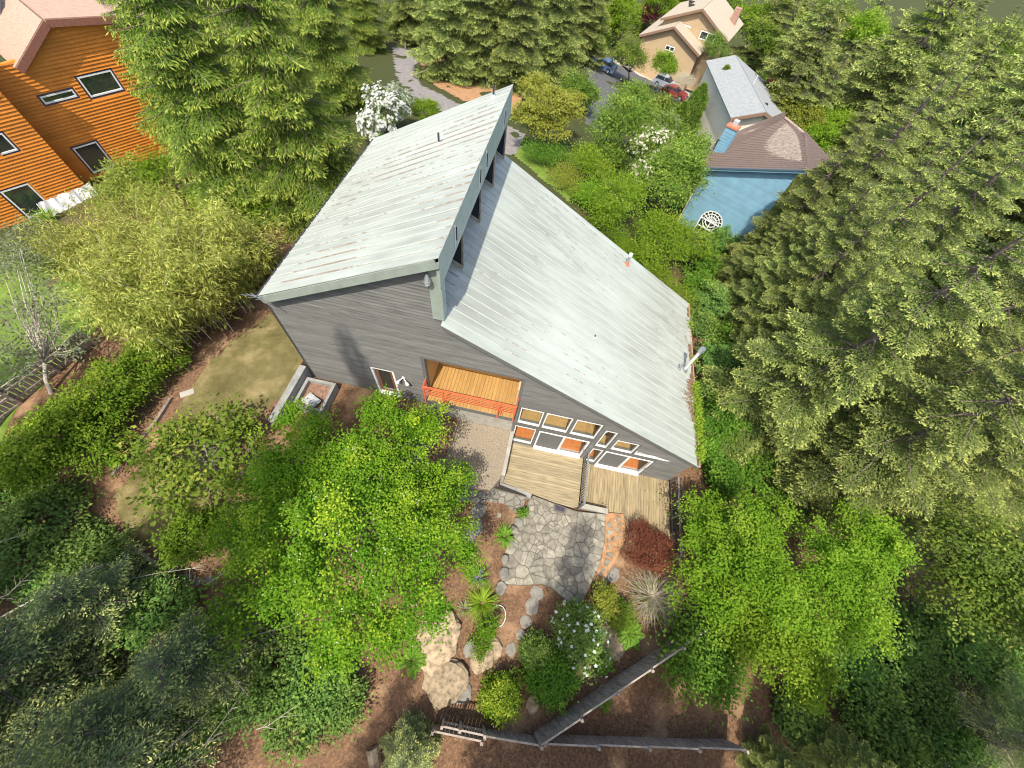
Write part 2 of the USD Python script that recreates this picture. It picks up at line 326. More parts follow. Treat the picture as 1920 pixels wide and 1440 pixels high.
# leaves and needles
foliage('maple_leaf', (.050, .125, .008), (.105, .215, .010), (.24, .31, .030), .42, gain=1.8, tint=(1.25, 1.1, .9))
foliage('vine_leaf', (.060, .115, .012), (.115, .185, .022), (.22, .26, .05), .4, tint=(1.32, 1.08, 1.0))
foliage('fir_needle', (.032, .045, .013), (.092, .112, .034), (.165, .18, .055), .2, .65, nscale=.25, gain=3.3, tint=(1.06, 1.03, .9))
foliage('dark_fir_needle', (.024, .036, .018), (.055, .070, .032), (.19, .225, .060), .15, .6, gain=4.8, tint=(1.1, 1.03, .85))
foliage('cedar_frond', (.040, .070, .010), (.105, .140, .024), (.215, .235, .055), .25, .6, gain=2.15, tint=(1.1, 1.1, .9))
foliage('bamboo_leaf', (.075, .095, .015), (.17, .185, .045), (.30, .285, .10), .35, gain=1.95, tint=(1.05, 1.05, .85))
foliage('hedge_leaf', (.048, .115, .008), (.11, .20, .014), (.20, .29, .03), .38, tint=(1.32, 1.08, 1.0))
foliage('bright_leaf', (.060, .135, .008), (.125, .215, .014), (.22, .30, .04), .42, tint=(1.32, 1.08, 1.0))
foliage('yellow_leaf', (.14, .155, .018), (.235, .235, .035), (.34, .32, .07), .4, gain=1.35)
foliage('mid_leaf', (.048, .088, .013), (.10, .145, .025), (.19, .225, .05), .36, gain=1.8, tint=(1.15, 1.1, .9))
foliage('shade_leaf', (.018, .042, .014), (.04, .075, .022), (.085, .13, .035), .3, gain=4.8, tint=(1.25, 1.0, .65))
foliage('wall_leaf', (.035, .060, .008), (.075, .105, .014), (.13, .16, .03), .2, gain=3.0)
foliage('red_leaf', (.13, .04, .025), (.25, .10, .055), (.36, .17, .09), .3, gain=1.15)
foliage('dark_red_leaf', (.06, .012, .016), (.12, .025, .03), (.17, .05, .04), .3)
foliage('fern_leaf', (.045, .11, .012), (.10, .19, .02), (.17, .27, .04), .35, tint=(1.15, 1.05, .9))
foliage('grey_leaf', (.10, .12, .06), (.17, .19, .10), (.26, .27, .16), .3)
foliage('white_petal', (.55, .55, .53), (.70, .70, .68), (.75, .75, .73), .3, spec=.2, gain=1.0)
foliage('cream_petal', (.55, .50, .38), (.70, .66, .52), (.78, .74, .62), .3, gain=1.0)
foliage('violet_petal', (.12, .10, .38), (.22, .18, .5), (.3, .25, .55), .3, gain=1.0)
foliage('dry_leaf', (.15, .085, .045), (.32, .20, .11), (.45, .30, .17), .2, gain=1.0)
foliage('litter', (.09, .045, .025), (.24, .13, .07), (.4, .26, .15), .1, gain=1.0)
foliage('grass_blade', (.10, .09, .03), (.19, .165, .06), (.32, .26, .12), .25)
foliage('green_blade', (.09, .15, .02), (.16, .235, .03), (.24, .29, .06), .3)

# ------------------------------------------------------------ ground
def lines(a, b, step, far):
    mid = np.arange(a, b + 1e-6, step)
    g = step * 1.18 ** np.arange(1, 70); g = np.cumsum(g); g = g[g < far]
    return np.concatenate([a - g[::-1], mid, b + g])
gx = np.unique(np.concatenate([lines(-13, 27, .3, 900), [-.46, -.41, -.36, -.26, -.16, -.1, 5.6, 5.72, 5.85, 5.97, 6.1, 10.1, 10.2, 10.3, 10.9]])); gy = lines(-15, 17, .3, 900)
X, Y = np.meshgrid(gx, gy, indexing='ij'); Zt = T(X, Y)
inside = (X > 6.0) & (X < 19.3) & (Y > .15) & (Y < 10.4)            # below the house's own floors
Zt = np.where(inside, np.minimum(Zt, -3.6), Zt)
Zt = np.where((X > 10.15) & (X < 14.5) & (Y > -2.9) & (Y < 2), np.minimum(Zt, -3.1), Zt); Zt = np.where((X > 14.4) & (X < 19.7) & (Y > -2.5) & (Y < 2), np.minimum(Zt, -3.75), Zt); Zt = np.where((X > 16.6) & (X < 19.7) & (Y > -4.4) & (Y < 2), np.minimum(Zt, -3.75), Zt)
ids = np.arange(X.size).reshape(X.shape)
q = np.stack([ids[:-1, :-1], ids[1:, :-1], ids[1:, 1:], ids[:-1, 1:]], -1).reshape(-1, 4)
gm = MB().add(np.stack([X, Y, Zt], -1).reshape(-1, 3), q)
obj('ground', gm, 'ground', smooth=True, kind='structure')

def sheet(P, lift, step=.22):                  # a sheet that follows the ground inside a polygon
    x0, y0, x1, y1 = P.bounds
    xs, ys = np.arange(x0, x1 + step, step), np.arange(y0, y1 + step, step)
    mb = MB()
    if (x1 - x0) * (y1 - y0) / step ** 2 > 60000: raise ValueError('sheet too fine')
    X, Y = np.meshgrid(xs, ys, indexing='ij'); c = shapely.contains_xy(P, X + step / 2, Y + step / 2)
    ids = np.arange(X.size).reshape(X.shape); k = np.argwhere(c[:-1, :-1]); i, j = k[:, 0], k[:, 1]
    q = np.stack([ids[i, j], ids[i + 1, j], ids[i + 1, j + 1], ids[i, j + 1]], 1)
    return mb.add(np.stack([X, Y, T(X, Y) + lift], -1).reshape(-1, 3), q)
def gpoly(pts): return Polygon([G(*p)[:2] for p in pts]).buffer(0)
rng = np.random.default_rng(11)
def scatter_in(P, n, r):
    x0, y0, x1, y1 = P.bounds; out = []
    while sum(len(o) for o in out) < n:
        p = np.stack([r.uniform(x0, x1, n), r.uniform(y0, y1, n)], 1); out.append(p[shapely.contains_xy(P, p[:, 0], p[:, 1])])
    return np.concatenate(out)[:n]
def blades(P, n, h, w, seed):
    r = np.random.default_rng(seed); xy = scatter_in(P, n, r); b = np.column_stack([xy, T(xy[:, 0], xy[:, 1])])
    a = r.uniform(0, 2 * np.pi, n); side = np.stack([np.cos(a), np.sin(a), 0 * a], 1) * w * r.uniform(.6, 1.3, (n, 1))
    top = b + np.stack([r.normal(0, h * .5, n), r.normal(0, h * .5, n), h * r.uniform(.5, 1.2, n)], 1)
    v = np.stack([b - side, b + side, top], 1).reshape(-1, 3); f = np.arange(3 * n).reshape(-1, 3)
    u = np.repeat(meshkit.noise(np.column_stack([xy * .9, 0 * a]), 9) ** 2, 3); return MB().add(v, f), np.stack([u, np.tile([0, 0, 1], n)], 1)

lawn_P = Polygon([(-.52, 10.5), (-.46, .2), (-.46, -1.7), (-.9, -2.9)] + [tuple(G(*p)[:2]) for p in ((470, 800), (420, 900), (410, 985), (330, 1035), (265, 1015), (222, 975), (215, 930), (255, 880), (300, 830), (350, 740), (385, 690), (440, 635), (480, 610))]).buffer(0).buffer(.25).buffer(-.25)
lawn_P = lawn_P.intersection(sbox(-30, -30, -.47, 10))
obj('lawn', sheet(lawn_P, .012), 'dry_lawn', smooth=True, kind='structure')
b, uv = blades(lawn_P, 48000, .05, .008, 4)
obj('dry_grass', b, 'grass_blade', uv=uv, label='short dry olive grass of the lawn left of the grey house', cat='grass', kind='stuff')
side_P = gpoly([(-60, 470), (60, 440), (170, 470), (215, 540), (170, 640), (0, 826), (-120, 960), (-200, 700)])
obj('neighbour_lawn', sheet(side_P, .012, .3), 'green_lawn', smooth=True, kind='structure')
b, uv = blades(side_P, 16000, .05, .010, 5)
obj('green_grass', b, 'green_blade', uv=uv, label='bright green grass of the neighbour lawn beyond the left fence', cat='grass', kind='stuff')
front_P = gpoly([(955, 285), (985, 270), (1040, 300), (1080, 360), (1065, 378), (1010, 330)])
obj('front_lawn', sheet(front_P, .012, .3), 'green_lawn', smooth=True, kind='structure')
drive_P = gpoly([(735, 88), (800, 98), (775, 125), (790, 160), (850, 190), (900, 215), (960, 240), (1010, 262), (1050, 262), (1110, 245), (1100, 215), (1010, 215), (965, 290), (950, 290), (880, 235), (800, 195), (760, 172), (742, 140)])
obj('driveway', sheet(drive_P, .03, .35), 'asphalt', smooth=True, kind='structure')
street_P = gpoly([(1100, 240), (1098, 190), (1105, 150), (1095, 125), (900, 100), (890, 80), (1100, 96), (1150, 108), (1260, 150), (1300, 175), (1290, 200), (1210, 165), (1165, 150), (1150, 200), (1135, 245)])
obj('street', sheet(street_P, .035, .5), 'asphalt_dark', smooth=True, kind='structure')
bed_P = gpoly([(785, 110), (880, 100), (990, 120), (990, 175), (960, 215), (905, 205), (850, 180), (800, 150)])
obj('needle_bed', sheet(bed_P, .045, .35), 'needle_litter', smooth=True, kind='structure')
far_drive_P = gpoly([(1150, 95), (1200, 112), (1262, 140), (1300, 165), (1290, 182), (1240, 160), (1180, 130), (1150, 118)])
obj('far_driveway', sheet(far_drive_P, .05, .5), 'roof_pale', smooth=True, kind='structure')

# ------------------------------------------------------------ helpers for buildings
def siding(parent, F, P, pitch, material, seed, split=3.2, t=.014, name='siding_board', wedge=.03):
    """Lapped boards, one piece each, over the polygon P (u, z) on the plane of frame F."""
    r = np.random.default_rng(seed); x0, z0, x1, z1 = P.bounds; o, u, w, n = (np.asarray(a, float) for a in F)
    for k in range(int((z1 - z0) / pitch) + 1):
        a = z0 + k * pitch; x = x0 - r.uniform(0, split) if split else x0 - 1
        while x < x1:
            L = r.uniform(.7, 1.5) * split if split else x1 - x0 + 2
            c = P.intersection(sbox(x + .002, a + .003, x + L - .002, a + pitch + .012)); x += L
            for g in getattr(c, 'geoms', [c]):
                if g.geom_type != 'Polygon' or g.area < 2e-3: continue
                g = g.simplify(.002)
                m = trimesh.creation.extrude_polygon(g, t, engine='earcut'); v = m.vertices.copy()
                v[:, 2] += .004 + wedge * (1 - (v[:, 1] - a) / pitch)
                obj(name, (o + v[:, :1] * u + v[:, 1:2] * w + v[:, 2:] * n, m.faces), material, parent)
def ring(P, w): return P.difference(P.buffer(-w, join_style=2))
def window(parent, F, x0, x1, z0, z1, frame='white_paint', w=.06, glass='glass', trim=None, bars_v=(), bars_h=(), proud=.045, name='window', tw=.1):
    P = sbox(x0, z0, x1, z1); fr = ring(P, w)
    for b in bars_v: fr = fr.union(sbox(b - w / 2, z0 + w / 2, b + w / 2, z1 - w / 2))
    for b in bars_h: fr = fr.union(sbox(x0 + w / 2, b - w / 2, x1 - w / 2, b + w / 2))
    p = obj(name, MB().poly(fr, -.06, proud, F), frame, parent)
    obj('pane', MB().poly(P.buffer(-w * .9, join_style=2), -.012, -.004, F), glass, p)
    if trim: obj('window_trim', MB().poly(ring(P.buffer(tw, join_style=2), tw - .002), -.02, proud * .7, F), trim, parent)
    return p
def avg(pts, f):
    q = np.array([f(*p) for p in pts]); return q
def frect(c):                                   # TL TR BR BL pixels on our facade -> x0 x1 z0 z1
    q = np.array([at_y(*p, 0.0) for p in c])
    return (q[0, 0] + q[3, 0]) / 2, (q[1, 0] + q[2, 0]) / 2, (q[2, 2] + q[3, 2]) / 2, (q[0, 2] + q[1, 2]) / 2

# ------------------------------------------------------------ the grey house
H = thing('shed_roof_house', 'grey clapboard house with two pale metal shed roofs in the middle of the yard', 'house', (9.7, 0, 0))
WX, D = 19.35, 10.6
A0, A1 = (0.28, 6.05), (7.03, 9.53)             # roof A: eave and ridge (x, z)
B0, B1 = (6.95, 6.56), (19.38, -.10)            # roof B: top and eave
za = lambda x: A0[1] + (x - A0[0]) * (A1[1] - A0[1]) / (A1[0] - A0[0])
zb = lambda x: B0[1] + (x - B0[0]) * (B1[1] - B0[1]) / (B1[0] - B0[0])
XB0, XB1, ZBF = 5.98, 10.08, 1.10               # the balcony
D1, D2 = -2.67, -3.29                           # the two deck levels
facade = Polygon([(.08, -.15), (.08, za(.08) - .38), (6.9, za(6.9) - .38), (6.9, zb(6.9) - .16), (WX, zb(WX) - .16), (WX, D2 - .05), (14.42, D2 - .05), (14.42, D1 - .05), (10.12, D1 - .05), (10.12, ZBF - .3), (5.94, ZBF - .3), (5.94, -.2)])
door_r = (3.38, 4.45, .02, 2.27)
wins = {'w1': (10.34, 11.41, -.05, 1.52), 'w2': (11.54, 12.77, -.05, 1.52), 'w3': (12.95, 14.16, -.05, 1.52), 'w4': (10.28, 11.34, -2.38, -.47),
        'w5': (14.43, 15.0, -.84, 1.07), 'w6': frect([(1160.8, 825), (1200, 833.5), (1182.7, 848.5), (1141.7, 840.2)]), 'w7': frect([(1110.8, 839.8), (1128.5, 844.6), (1110.8, 865.8), (1100, 863)])}
s6, s8 = wins['w6'], frect([(1193, 843), (1238, 853.3), (1231.7, 858), (1190, 851)])
wins['w5'] = (14.44, 15.0, s6[2], 1.07); wins['w6'] = (max(s6[0], 15.12), s6[1], s6[2], s6[3]); wins['w7'] = (14.46, 15.0, D2 + .35, -1.2)
w8 = Polygon([(wins['w6'][1] + .14, s6[2]), (18.15, s6[2]), (18.3, s6[2] + .14), (wins['w6'][1] + .14, s6[2] + .42)])
sl1, sl2 = (11.52, 14.11, D1 + .03, -.52), (15.14, 17.64, D2 + .03, -1.19)
open_all = shapely.union_all([sbox(a, c, b, d) for a, b, c, d in [door_r, sl1, sl2] + list(wins.values())] + [w8, sbox(XB0, ZBF - .3, XB1, 3.84)])
wallP = facade.difference(open_all)
obj('wall', MB().poly(wallP, -.2, 0, XZ()), 'trim_grey', H)
trims = shapely.union_all([sbox(a - .07, c - .07, b + .07, d + .07) for a, b, c, d in [sl1, sl2] + list(wins.values())] + [sbox(XB0 - .12, ZBF - .3, XB1 + .12, 3.95)])
trims = trims.union(sbox(6.62, zb(6.9) - .1, 6.93, za(6.8))).union(sbox(10.1, -.47, 14.3, -.05)).union(sbox(14.4, -1.2, 15.1, s6[2])).union(sbox(15, -1.19, 17.7, s6[2]))
boardP = wallP.difference(trims).difference(sbox(.02, -1, .17, 9)).buffer(-.004)
siding(H, XZ(), boardP, .16, 'siding', 3, split=5.2, wedge=.045)
tr = trims.difference(open_all).intersection(facade.buffer(.02))
for g_ in getattr(tr, 'geoms', [tr]):
    if g_.area > .01: obj('wall_trim', MB().poly(g_, 0, .032, XZ()), 'trim_grey', H)
obj('corner_board', MB().minmax((.03, -.035, -.1), (.17, 0, za(.1) - .4)), 'black_metal', H)
obj('corner_post', MB().minmax((6.6, -.09, zb(6.9) + .02), (7.0, .25, za(6.8) - .1)), 'fascia', H)
sd = MB()
sd.add(*[(m.vertices, m.faces) for m in [trimesh.creation.extrude_polygon(Polygon([(0, -1.2), (D, -1.2), (D, za(.1) - .3), (0, za(.1) - .3)]), .15, engine='earcut')]][0])
v = sd.vertices; obj('wall', (np.column_stack([.08 + v[:, 2], .002 + v[:, 0] * .998, v[:, 1]]), sd.faces), 'siding', H)
obj('wall', MB().minmax((WX - .15, .003, D2 - .5), (WX - .002, D, zb(WX) - .12)), 'siding', H)
obj('wall', MB().poly(Polygon([(.08, -1.5), (.08, za(.08) - .3), (6.9, za(6.9) - .3), (6.9, zb(6.9) - .12), (WX, zb(WX) - .12), (WX, -4), (.08, -4)]), -D - .15, -D, XZ()), 'siding', H)
XC = 5.55                                       # the recessed wall behind the clerestory fins
obj('clerestory_wall', MB().minmax((XC - .12, .2, 5.5), (XC, D, za(XC) - .12)), 'dark_glass', H)
obj('foundation', MB().minmax((5.94, -.01, -1.45), (10.12, .22, ZBF - .302)), 'concrete', H)
obj('foundation', MB().minmax((.1, .01, -.9), (5.93, .2, -.152)), 'concrete_grey', H)
obj('foundation', MB().minmax((10.13, .012, -3.2), (14.41, .2, D1 - .052)), 'concrete_grey', H)
obj('foundation', MB().minmax((14.415, .012, -4.2), (WX, .2, D2 - .052)), 'concrete_grey', H)

# roofs: one pan and one seam per strip
def metal_roof(parent, p0, p1, y0, y1, n, seam_mat, rib=.03, strip=.042):
    p0, p1 = np.array([p0[0], 0, p0[1]]), np.array([p1[0], 0, p1[1]]); d = p1 - p0; L = np.linalg.norm(d); d /= L
    up = np.cross(d, [0, 1, 0]); up *= np.sign(up[2]); F = lambda y: (p0 + [0, y, 0], d, np.array([0, 1.0, 0]), up)
    w = (y1 - y0) / n; r = np.random.default_rng(n)
    for i in range(n):
        y = y0 + i * w; z = r.uniform(-.003, .003)
        obj('roof_panel', MB().poly(sbox(0, .003, L, w - .003), -.02, z, F(y)), 'roof_metal', parent)
        if i:
            mb = MB(); m = 10; prof = [(-strip / 2, .003), (-.018, .012), (-.011, rib), (.011, rib), (.018, .012), (strip / 2, .003)]
            s = np.linspace(.02, L - .02, m + 1); o, a, b_, c = F(y)
            j = r.normal(0, .004, m + 1); v = np.array([[o + si * a + (pv[0] + ji) * b_ + (pv[1] + .004) * c for pv in prof] for si, ji in zip(s, j)]).reshape(-1, 3)
            k = len(prof); f = [[q * k + t, (q + 1) * k + t, (q + 1) * k + t + 1, q * k + t + 1] for q in range(m) for t in range(k - 1)]
            obj('roof_seam', mb.add(v, f), seam_mat, parent)
RA = obj('roof', MB().poly(Polygon([A0, A1, (A1[0], A1[1] - .14), (A0[0] + .02, A0[1] - .14)]), -D - .1, .28, XZ()), 'trim_grey', H)
metal_roof(RA, (A0[0] - .03, A0[1] + .015), (A1[0] + .02, A1[1] + .04), -.32, D + .14, 24, 'seam_upper')
RB = obj('roof', MB().poly(Polygon([(XC, zb(XC)), B1, (B1[0], B1[1] - .12), (XC, zb(XC) - .12)]).difference(sbox(XC - .1, 0, 6.93, 9)), -D - .1, .26, XZ()).poly(Polygon([(XC, zb(XC)), (6.93, zb(6.93)), (6.93, zb(6.93) - .12), (XC, zb(XC) - .12)]), -D - .09, -.24, XZ()), 'trim_grey', H)
pB = lambda x: (x, zb(x) + .03)
metal_roof(RB, pB(6.94), (B1[0] + .04, zb(B1[0] + .04) + .03), -.3, D + .14, 24, 'seam_lower', .024, .042)
metal_roof(RB, pB(XC + .02), pB(6.937), .26, D + .1, 23, 'seam_lower', .024, .042)
# fascias, ridge band, gutters
fd = np.array([A1[0] - A0[0], 0, A1[1] - A0[1]]); fd /= np.linalg.norm(fd)
e0, e1 = np.array([A0[0], -.3, A0[1] - .20]), np.array([A1[0] - .05, -.3, A1[1] - .20])
obj('fascia', MB().beam(e0 + [0, -.02, 0], e1 + [0, -.02, 0], .05, .30), 'fascia', H)
obj('fascia', MB().beam(e0 + [0, .13, -.09], e1 + [0, .13, -.09], .22, .12), 'trim_grey', H)
obj('ridge_band', MB().minmax((A1[0] - .08, -.28, 8.38), (A1[0] + .015, D + .1, A1[1] - .02)), 'fascia', H)
obj('soffit', MB().minmax((XC, .21, 8.40), (A1[0] - .09, D, 8.46)), 'trim_grey', H)
for y in (1.3, 4.55, 5.6, 8.9):
    obj('band_strip', MB().minmax((A1[0] + .016, y, 8.62), (A1[0] + .05, y + .035, 9.42)), 'white_metal', H)
    obj('band_strip', MB().minmax((A1[0] + .016, y + .22, 8.72), (A1[0] + .045, y + .25, 9.2)), 'black_metal', H)
for i, y in enumerate((2.62, 5.40, 7.98, 10.4)):
    fin = obj('clerestory_fin', MB().minmax((XC, y, 5.9), (A1[0] - .121, y + .12, 8.40)), 'trim_grey', H)
    obj('fin_glass', MB().minmax((XC + .15, y - .02, zb(XC + .15) - .6), (A1[0] - .13, y - .003, 8.36)), 'dark_glass', fin)
    obj('fin_trim', MB().minmax((A1[0] - .12, y - .06, zb(6.8) - .02), (A1[0] - .06, y + .1, 8.38)), 'old_wood', fin)
    obj('fin_sill', MB().minmax((XC + .02, y - .10, zb(6.4) - .5), (XC + .1, y - .02, zb(XC) + .2)).beam((XC + .1, y - .07, zb(XC + .1) + .10), (A1[0] - .1, y - .07, zb(A1[0] - .1) + .10), .09, .10), 'concrete', fin)
obj('gutter', MB().beam((B1[0] + .09, -.28, B1[1] - .06), (B1[0] + .09, D + .1, B1[1] - .06), .12, .12), 'timber', H)
obj('gutter', MB().beam((A0[0] - .09, -.28, A0[1] - .09), (A0[0] - .09, D + .1, A0[1] - .09), .11, .12), 'black_metal', H)
fb0, fb1 = np.array([B0[0] + .05, -.27, zb(B0[0] + .05) - .10]), np.array([B1[0], -.27, B1[1] - .10])
obj('fascia', MB().beam(fb0, fb1, .05, .17), 'trim_grey', H)
# vents on the roofs
for px, py in ((925, 182), (823, 270)):
    up_ = np.array([-(A1[1] - A0[1]), 0, A1[0] - A0[0]]); p = on_plane(px, py, (A0[0], 0, A0[1] + .03), up_)
    vnt = obj('vent_pipe', MB().tube([p, p + [0, 0, .42]], .045, 8), 'black_metal', H)
    obj('vent_boot', MB().tube([p - [0, 0, .03], p + [0, 0, .1]], [.11, .06], 8), 'white_metal', vnt)
nB = np.array([B0[1] - B1[1], 0, B1[0] - B0[0]]); onB = lambda px, py: on_plane(px, py, (B0[0], 0, B0[1] + .05), nB)
p = onB(1175, 495); vnt = obj('vent_pipe', MB().tube([p, p + [0, 0, .55]], .075, 10), 'steel', H)
obj('vent_boot', MB().tube([p - [0, 0, .05], p + [0, 0, .16]], [.16, .09], 8), 'orange_boot', vnt)
obj('vent_cap', MB().tube([p + [0, 0, .55], p + [0, 0, .72]], .11, 10), 'white_metal', vnt)
p = onB(1115, 632); vnt = obj('vent_pipe', MB().tube([p, p + [0, 0, .12]], .04, 8), 'black_metal', H)
obj('vent_boot', MB().tube([p - [0, 0, .03], p + [0, 0, .05]], [.1, .06], 8), 'white_metal', vnt)
p = onB(1283, 693); vnt = obj('flue_pipe', MB().tube([p - [0, 0, .1], p + [0, 0, 1.75]], .085, 12), 'white_metal', H, label='tall white flue pipe with a cap at the low roof edge')
obj('flue_boot', MB().tube([p - [0, 0, .1], p + [0, 0, .14]], [.22, .12], 10), 'steel', vnt)
obj('flue_cap', MB().tube([p + [0, 0, 1.74], p + [0, 0, 1.98]], [.15, .14], 12), 'steel', vnt)
p = onB(1273, 692); vnt = obj('vent_pipe', MB().tube([p - [0, 0, .05], p + [0, 0, .6]], .05, 8), 'steel', H)
obj('vent_boot', MB().tube([p - [0, 0, .05], p + [0, 0, .08]], [.13, .07], 8), 'steel', vnt)

# door
F0 = XZ(); a, b_, c, d = door_r
dr = obj('door_frame', MB().poly(ring(sbox(a, c, b_, d), .09), -.1, .05, F0), 'white_paint', H)
dd = obj('door', MB().poly(ring(sbox(a + .1, c + .05, b_ - .1, d - .1), .16), -.09, -.04, F0), 'door_brown', H, label='brown wooden door with one large dark glass pane')
obj('pane', MB().poly(sbox(a + .25, c + .2, b_ - .25, d - .25), -.075, -.06, F0), 'dim_glass', dd)
obj('handle', MB().tube([(a + .17, -.0, 1.05), (a + .17, .04, 1.05)], .03, 8).tube([(a + .17, -.015, .92), (a + .17, -.015, 1.2)], .014, 6), 'steel', dd)
obj('threshold', MB().minmax((a - .05, -.12, c - .06), (b_ + .05, .02, c)), 'white_paint', H)
# twin floodlight beside the door, hanging lamp high on the tower
fl = obj('floodlight', MB().tube([(4.86, -.034, 1.94), (4.86, -.09, 1.94)], .07, 10), 'white_paint', H)
for s in (-1, 1):
    q0 = np.array([4.86 + s * .03, -.08, 1.93]); q1 = q0 + np.array([s * .14, -.13, -.10]); q2 = q1 + np.array([s * .07, -.06, -.10])
    obj('lamp_head', MB().tube([q0, q1, q1 + (q2 - q1) * .3, q2], [.018, .03, .06, .085], 10), 'white_paint', fl)
lp = at_y(803, 520, -.12); tl = obj('wall_lamp', MB().tube([lp + [0, .1, .42], lp + [0, -.02, .36], lp + [0, -.10, .2]], .016, 6), 'black_metal', H, label='bell-shaped lamp high on the tower wall')
obj('lamp_shade', MB().tube([lp + [0, -.10, .22], lp + [0, -.11, .08], lp + [0, -.12, -.06]], [.03, .08, .13], 12), 'steel', tl)
obj('bulb', trimesh.creation.icosphere(2, .08).apply_translation(lp + [0, -.12, -.14]), 'white_paint', tl)
# windows and sliding doors
for k in ('w1', 'w2', 'w3', 'w4', 'w5', 'w6', 'w7'):
    window(H, F0, *wins[k], w=.05)
p = obj('window', MB().poly(ring(w8, .045), -.06, .045, F0), 'white_paint', H)
obj('pane', MB().poly(w8.buffer(-.04, join_style=2), -.012, -.004, F0), 'glass', p)
def slider(r):
    a, b_, c, d = r; m = (a + b_) / 2 + .02
    fr = ring(sbox(a, c, b_, d), .075).union(sbox(m - .05, c + .03, m + .05, d - .03))
    s = obj('sliding_door', MB().poly(fr, -.09, .06, F0).minmax((a, -.16, c - .03), (b_, -.058, c + .03)), 'white_paint', H)
    obj('screen', MB().poly(sbox(a + .07, c + .07, m - .05, d - .07), -.03, -.02, F0), 'screen_grey', s)
    obj('pane', MB().poly(sbox(m + .05, c + .07, b_ - .07, d - .07), -.05, -.042, F0), 'glass', s)
    obj('handle', MB().minmax((b_ - .06, -.11, c + .95), (b_ - .03, -.06, c + 1.2)), 'steel', s)
slider(sl1); slider(sl2)
# rooms behind the glass
obj('interior_floor', MB().minmax((10.15, .21, D1 - .06), (14.4, 4.6, D1 + .01)), 'floor_tile', H)
obj('interior_floor', MB().minmax((14.43, .21, D2 - .06), (19.15, 4.6, D2 + .01)), 'floor_tile', H)
obj('interior_wall', MB().poly(Polygon([(10.1, -3.3), (10.1, 2.2), (12.5, 2.2), (18.9, zb(18.9) - .45), (18.9, -3.3)]), -4.4, -4.3, XZ()), 'interior_wall', H)
obj('interior_wall', MB().minmax((10.0, .21, -3.3), (10.12, 4.3, 2.6)), 'interior_tan', H)
obj('interior_wall', MB().minmax((14.36, .6, D1), (14.42, 4.3, 1.2)), 'interior_tan', H)
obj('interior_ledge', MB().minmax((10.13, .21, -.42), (14.35, .9, -.30)), 'balcony_wall', H)
obj('interior_ledge', MB().minmax((14.47, .21, -1.1), (18.6, .75, -1.0)), 'balcony_wall', H)
for x, z in ((11.75, .55), (14.7, -.1)):
    lam = obj('pendant_lamp', MB().tube([(x, .75, z + .5), (x, .75, z + .16)], .012, 6), 'black_metal', H)
    obj('lamp_shade', MB().tube([(x, .75, z + .16), (x, .75, z + .05), (x, .75, z - .12)], [.05, .2, .27], 16), 'white_paint', lam)
obj('shelf', MB().minmax((15.4, .9, -.98), (17.0, 1.3, -.55)), 'white_paint', H)
obj('chair', MB().minmax((13.5, .9, -.29), (13.95, 1.3, .05)).minmax((13.5, 1.25, .05), (13.95, 1.3, .6)), 'trim_grey', H)

# balcony
YB = 1.55
nb = 24; xs = np.linspace(XB0 + .01, XB1 - .01, nb + 1)
bal = obj('balcony', MB().minmax((XB0 - .04, -.47, ZBF - .30), (XB1 + .04, -.42, ZBF - .005)).minmax((XB0 - .04, -.418, ZBF - .2), (XB1 + .04, YB + .1, ZBF - .05)), 'trim_grey', H)
for i in range(nb): obj('floor_board', MB().minmax((xs[i] + .006, -.46, ZBF - .045), (xs[i + 1] - .006, YB, ZBF)), 'balcony_wood', bal)
obj('inner_wall', MB().minmax((XB0 - .1, .205, ZBF), (XB0, YB, 3.95)), 'balcony_wall', bal)
obj('inner_wall', MB().minmax((XB1, .205, ZBF), (XB1 + .1, YB, 3.95)), 'balcony_wall', bal)
obj('inner_wall', MB().minmax((XB0 - .1, YB + .003, ZBF - .1), (XB1 + .1, YB + .1, 3.95)), 'balcony_wall', bal)
obj('ceiling', MB().minmax((XB0 - .1, .205, 3.86), (XB1 + .1, YB, 3.95)), 'balcony_wall', bal)
rl = obj('railing', MB().minmax((XB0 - .05, -.53, ZBF + 1.24), (XB1 + .05, -.48, ZBF + 1.28)), 'red_rail', H, label='orange-red metal railing of thin bars across the balcony')
for z in np.linspace(.55, 1.12, 5): obj('bar', MB().tube([(XB0, -.505, ZBF + z), (XB1, -.505, ZBF + z)], .013, 6), 'red_rail', rl)
for x in (XB0 - .02, XB0 + .85, XB1 - .75, XB1 - .01): obj('post', MB().minmax((x - .03, -.55, ZBF - .12), (x + .03, -.475, ZBF + 1.26)), 'red_rail', rl)
for x in (XB0 + .98, XB1 - .62): obj('bracket', MB().minmax((x - .02, -.47, ZBF), (x + .02, -.44, ZBF + .5)), 'red_rail', rl)
for x in (XB0 - .05, XB1 + .03):
    e = MB()
    for z in np.linspace(.55, 1.26, 6): e.tube([(x, -.5, ZBF + z), (x, .0, ZBF + z)], .016, 6)
    obj('end_panel', e, 'red_rail', rl)
# the antenna at the left roof corner
ap = at_y(488, 556, -.35); an = thing('antenna', 'old grey television antenna lying against the left roof corner', 'antenna', ap)
obj('mast', MB().tube([ap + [.32, 0, -.55], ap + [-.25, -.05, .15]], .018, 6), 'steel', an)
obj('boom', MB().tube([ap + [-.3, -.12, .14], ap + [.25, .06, -.26]], .012, 6), 'steel', an)
for k in range(7):
    t = k / 6; c_ = ap + np.array([-.25, -.10, .10]) * (1 - t) + np.array([.2, .05, -.22]) * t; L_ = .34 - .12 * t; d_ = np.array([L_, .06 * (-1) ** k, .03])
    obj('rod', MB().tube([c_ - d_, c_ + d_], .007, 5), 'steel', an)

